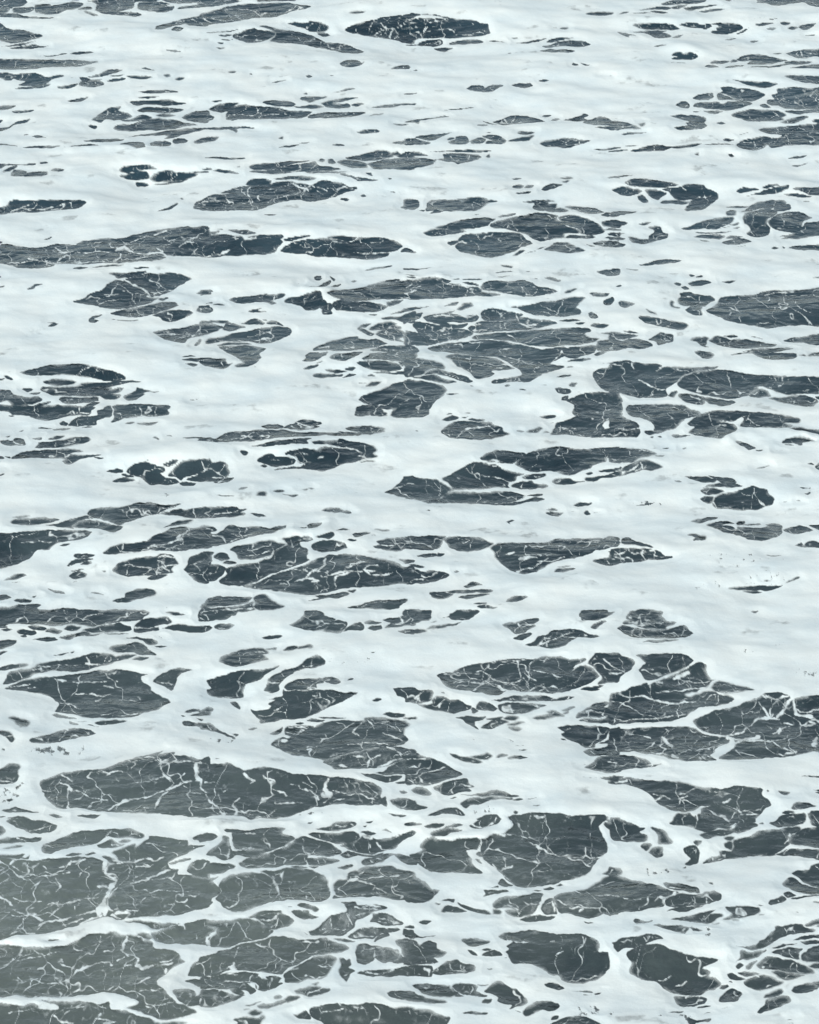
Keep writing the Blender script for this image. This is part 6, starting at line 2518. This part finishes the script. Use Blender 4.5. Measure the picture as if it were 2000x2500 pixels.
add = node(n, 'ShaderNodeMath', operation='ADD', use_clamp=True)
l.new(mul.outputs[0], add.inputs[0])
l.new(silt.outputs['Fac'], add.inputs[1])
l.new(add.outputs[0], mix.inputs['Factor'])
l.new(mix.outputs['Result'], bsdf.inputs['Base Color'])
bsdf.inputs['IOR'].default_value = 1.333
bsdf.inputs['Roughness'].default_value = .16
wv = noise_node(n, l, mapping(n, l, geo.outputs['Position'], (.45, .35, .4)), 1.0, 2)
wsub = node(n, 'ShaderNodeVectorMath', operation='SCALE')
wsub.inputs['Scale'].default_value = 1.1
l.new(wv.outputs['Color'], wsub.inputs[0])
bent = node(n, 'ShaderNodeVectorMath', operation='ADD')       # ripples curl with the eddies
l.new(geo.outputs['Position'], bent.inputs[0])
l.new(wsub.outputs[0], bent.inputs[1])
r1 = noise_node(n, l, mapping(n, l, bent.outputs[0], (1.5, 2.3, 2), R(8)), 1.0, 2, .42)
r2 = noise_node(n, l, mapping(n, l, geo.outputs['Position'], (5, 6.5, 6), R(-14)), 1.0, 3, .5)
b1 = node(n, 'ShaderNodeBump')
b1.inputs['Strength'].default_value = 1.0
b1.inputs['Distance'].default_value = .115
l.new(r1.outputs['Fac'], b1.inputs['Height'])
b2 = node(n, 'ShaderNodeBump')
b2.inputs['Strength'].default_value = 1.0
b2.inputs['Distance'].default_value = .030
l.new(r2.outputs['Fac'], b2.inputs['Height'])
l.new(b1.outputs[0], b2.inputs['Normal'])
l.new(b2.outputs[0], bsdf.inputs['Normal'])

# foam
FOAM, n, l, bsdf = new_mat('sea_foam')
geo = node(n, 'ShaderNodeNewGeometry')
cov = node(n, 'ShaderNodeAttribute', attribute_name='cover')
bub = noise_node(n, l, mapping(n, l, geo.outputs['Position'], (14, 8, 9)), 1.0, 4, .65)
ma = node(n, 'ShaderNodeMath', operation='MULTIPLY_ADD')
l.new(bub.outputs['Fac'], ma.inputs[0])
ma.inputs[1].default_value = .30
ma.inputs[2].default_value = -.15
ad = node(n, 'ShaderNodeMath', operation='ADD')
l.new(ma.outputs[0], ad.inputs[0])
l.new(cov.outputs['Fac'], ad.inputs[1])
ramp = node(n, 'ShaderNodeMapRange', interpolation_type='SMOOTHSTEP')
ramp.inputs['From Min'].default_value = .20
ramp.inputs['From Max'].default_value = .92
l.new(ad.outputs[0], ramp.inputs['Value'])
l.new(ramp.outputs[0], bsdf.inputs['Alpha'])
tint = noise_node(n, l, mapping(n, l, geo.outputs['Position'], (.8, .9, 1)), 1.0, 6, .6)
tr = node(n, 'ShaderNodeMapRange')
tr.inputs['From Min'].default_value = .35
tr.inputs['From Max'].default_value = .68
l.new(tint.outputs['Fac'], tr.inputs['Value'])
fm = node(n, 'ShaderNodeMix', data_type='RGBA')
fm.inputs['A'].default_value = (.875, .905, .878, 1)
fm.inputs['B'].default_value = (.76, .83, .84, 1)
l.new(tr.outputs[0], fm.inputs['Factor'])
l.new(fm.outputs['Result'], bsdf.inputs['Base Color'])
bsdf.inputs['Roughness'].default_value = .9
bsdf.inputs['Specular IOR Level'].default_value = .15
f1 = noise_node(n, l, mapping(n, l, geo.outputs['Position'], (7, 7, 7)), 1.0, 7, .72)
fb = node(n, 'ShaderNodeBump')
fb.inputs['Strength'].default_value = .45
fb.inputs['Distance'].default_value = .022
l.new(f1.outputs['Fac'], fb.inputs['Height'])
l.new(fb.outputs[0], bsdf.inputs['Normal'])

# ------------------------------------------------------------------ meshes
def grid_mesh(name, xs, ys, zs, keep, mat, attr=None):
    """a sheet over the survey grid; keep = which cells exist"""
    ny, nx = xs.shape
    idx = np.arange(ny * nx, dtype=np.int32).reshape(ny, nx)
    a, b = idx[:-1, :-1][keep], idx[:-1, 1:][keep]
    c, d = idx[1:, 1:][keep], idx[1:, :-1][keep]
    quads = np.stack([a, d, c, b], 1)        # rows run towards the camera, so this faces up
    used = np.zeros(ny * nx, bool)
    used[quads.ravel()] = True
    new = np.cumsum(used).astype(np.int32) - 1
    quads = new[quads]
    co = np.stack([xs.ravel()[used], ys.ravel()[used], zs.ravel()[used]], 1).astype(np.float32)
    me = bpy.data.meshes.new(name)
    me.vertices.add(len(co))
    me.vertices.foreach_set('co', co.ravel())
    me.loops.add(quads.size)
    me.loops.foreach_set('vertex_index', quads.ravel())
    me.polygons.add(len(quads))
    me.polygons.foreach_set('loop_start', np.arange(0, quads.size, 4, dtype=np.int32))
    me.polygons.foreach_set('use_smooth', np.ones(len(quads), bool))
    me.update(calc_edges=True)
    if attr is not None:
        for k, v in attr.items():
            at = me.attributes.new(k, 'FLOAT', 'POINT')
            at.data.foreach_set('value', v.ravel()[used].astype(np.float32))
    me.materials.append(mat)
    o = bpy.data.objects.new(name, me)
    sc.collection.objects.link(o)
    return o

def tag(o, label=None, cat=None, kind=None, group=None):
    for k, v in (('label', label), ('category', cat), ('kind', kind), ('group', group)):
        if v:
            o[k] = v
    return o

# the sea: every third line of the survey grid near by, then out to the horizon
ii = np.unique(np.concatenate([np.arange(0, NX, 3), [NX - 1]]))
jj = np.unique(np.concatenate([np.arange(0, NY, 3), [NY - 1]]))
wx, wy = X[np.ix_(jj, ii)].astype(np.float64), Y[np.ix_(jj, ii)].astype(np.float64)
wz = (SEA_Z + lip)[np.ix_(jj, ii)].astype(np.float64)
SILT = [  # photograph x, y, radii: sand stirred up in the shallows
    (-20, 2250, 900, 420, .70), (800, 2130, 420, 90, .32), (1300, 2180, 330, 120, .30),
    (900, 1920, 300, 160, .22), (1350, 1990, 260, 130, .16), (560, 2380, 420, 150, .34),
    (1150, 800, 340, 120, .25), (1880, 2300, 180, 120, .20), (800, 1850, 240, 60, .2),
]
si = np.zeros(wx.shape)
uu, vv = UU[np.ix_(jj, ii)], VV[np.ix_(jj, ii)]
for cu, cv, ru, rv, a in SILT:
    si = np.maximum(si, a * np.exp(-((uu - cu) / ru) ** 2 - ((vv - cv) / rv) ** 2))
far = np.geomspace(wy[0, 0] * 1.02, 6000, 60)[::-1]
near = np.linspace(wy[-1, 0] - .4, 5, 40)
fx = wx[0] / wy[0, 0]
def extra(rows, z):
    return (np.outer(rows, fx), np.repeat(rows[:, None], len(fx), 1),
            np.full((len(rows), len(fx)), 0.0) + z)
ex, ey, ez = extra(far, .0)
hx, hy, hz = extra(near, .0)
hx = np.repeat(wx[-1][None, :], len(near), 0)
wx, wy, wz = np.vstack([ex, wx, hx]), np.vstack([ey, wy, hy]), np.vstack([swell(ex, ey), wz, swell(hx, hy)])
si = np.vstack([ex * 0, si, hx * 0])
side = np.geomspace(1, 3000, 24)[1:]
wx = np.hstack([wx[:, :1] - side[::-1][None, :], wx, wx[:, -1:] + side[None, :]])
wy = np.hstack([np.repeat(wy[:, :1], 23, 1), wy, np.repeat(wy[:, -1:], 23, 1)])
wz = np.hstack([np.zeros((len(wz), 23)), wz, np.zeros((len(wz), 23))])
si = np.hstack([np.zeros((len(si), 23)), si, np.zeros((len(si), 23))])
keep = np.ones((wx.shape[0] - 1, wx.shape[1] - 1), bool)
tag(grid_mesh('sea_water', wx, wy, wz, keep, WATER, {'silt': si}),
    'dark slate grey sea water showing through the foam', None, 'structure')

def cellmax(f):
    return np.maximum.reduce([f[:-1, :-1], f[1:, :-1], f[:-1, 1:], f[1:, 1:]])
has = cellmax(COVER) > .05
on_sheet = -cellmax(-HOLE) < .0
cid = CREST_ID[:-1, :-1]
crest_cells = (cid >= 0) & has & on_sheet
tag(grid_mesh('foam_sheet', X, Y, FOAM_Z, has & on_sheet & ~crest_cells, FOAM, {'cover': COVER}),
    'thick white sea foam spread over the water in broken sheets', 'foam', 'stuff')
tag(grid_mesh('foam_lace', X, Y, FOAM_Z, has & ~on_sheet, FOAM, {'cover': COVER}),
    'thin white foam threads netted across the dark water openings', 'foam', 'stuff')
for ci, (line, hw, hh, lab) in enumerate(CRESTS):
    tag(grid_mesh('foam_crest', X, Y, FOAM_Z, crest_cells & (cid == ci), FOAM, {'cover': COVER}),
        lab, 'foam crest', None, 'small crests and rafts of thick foam')
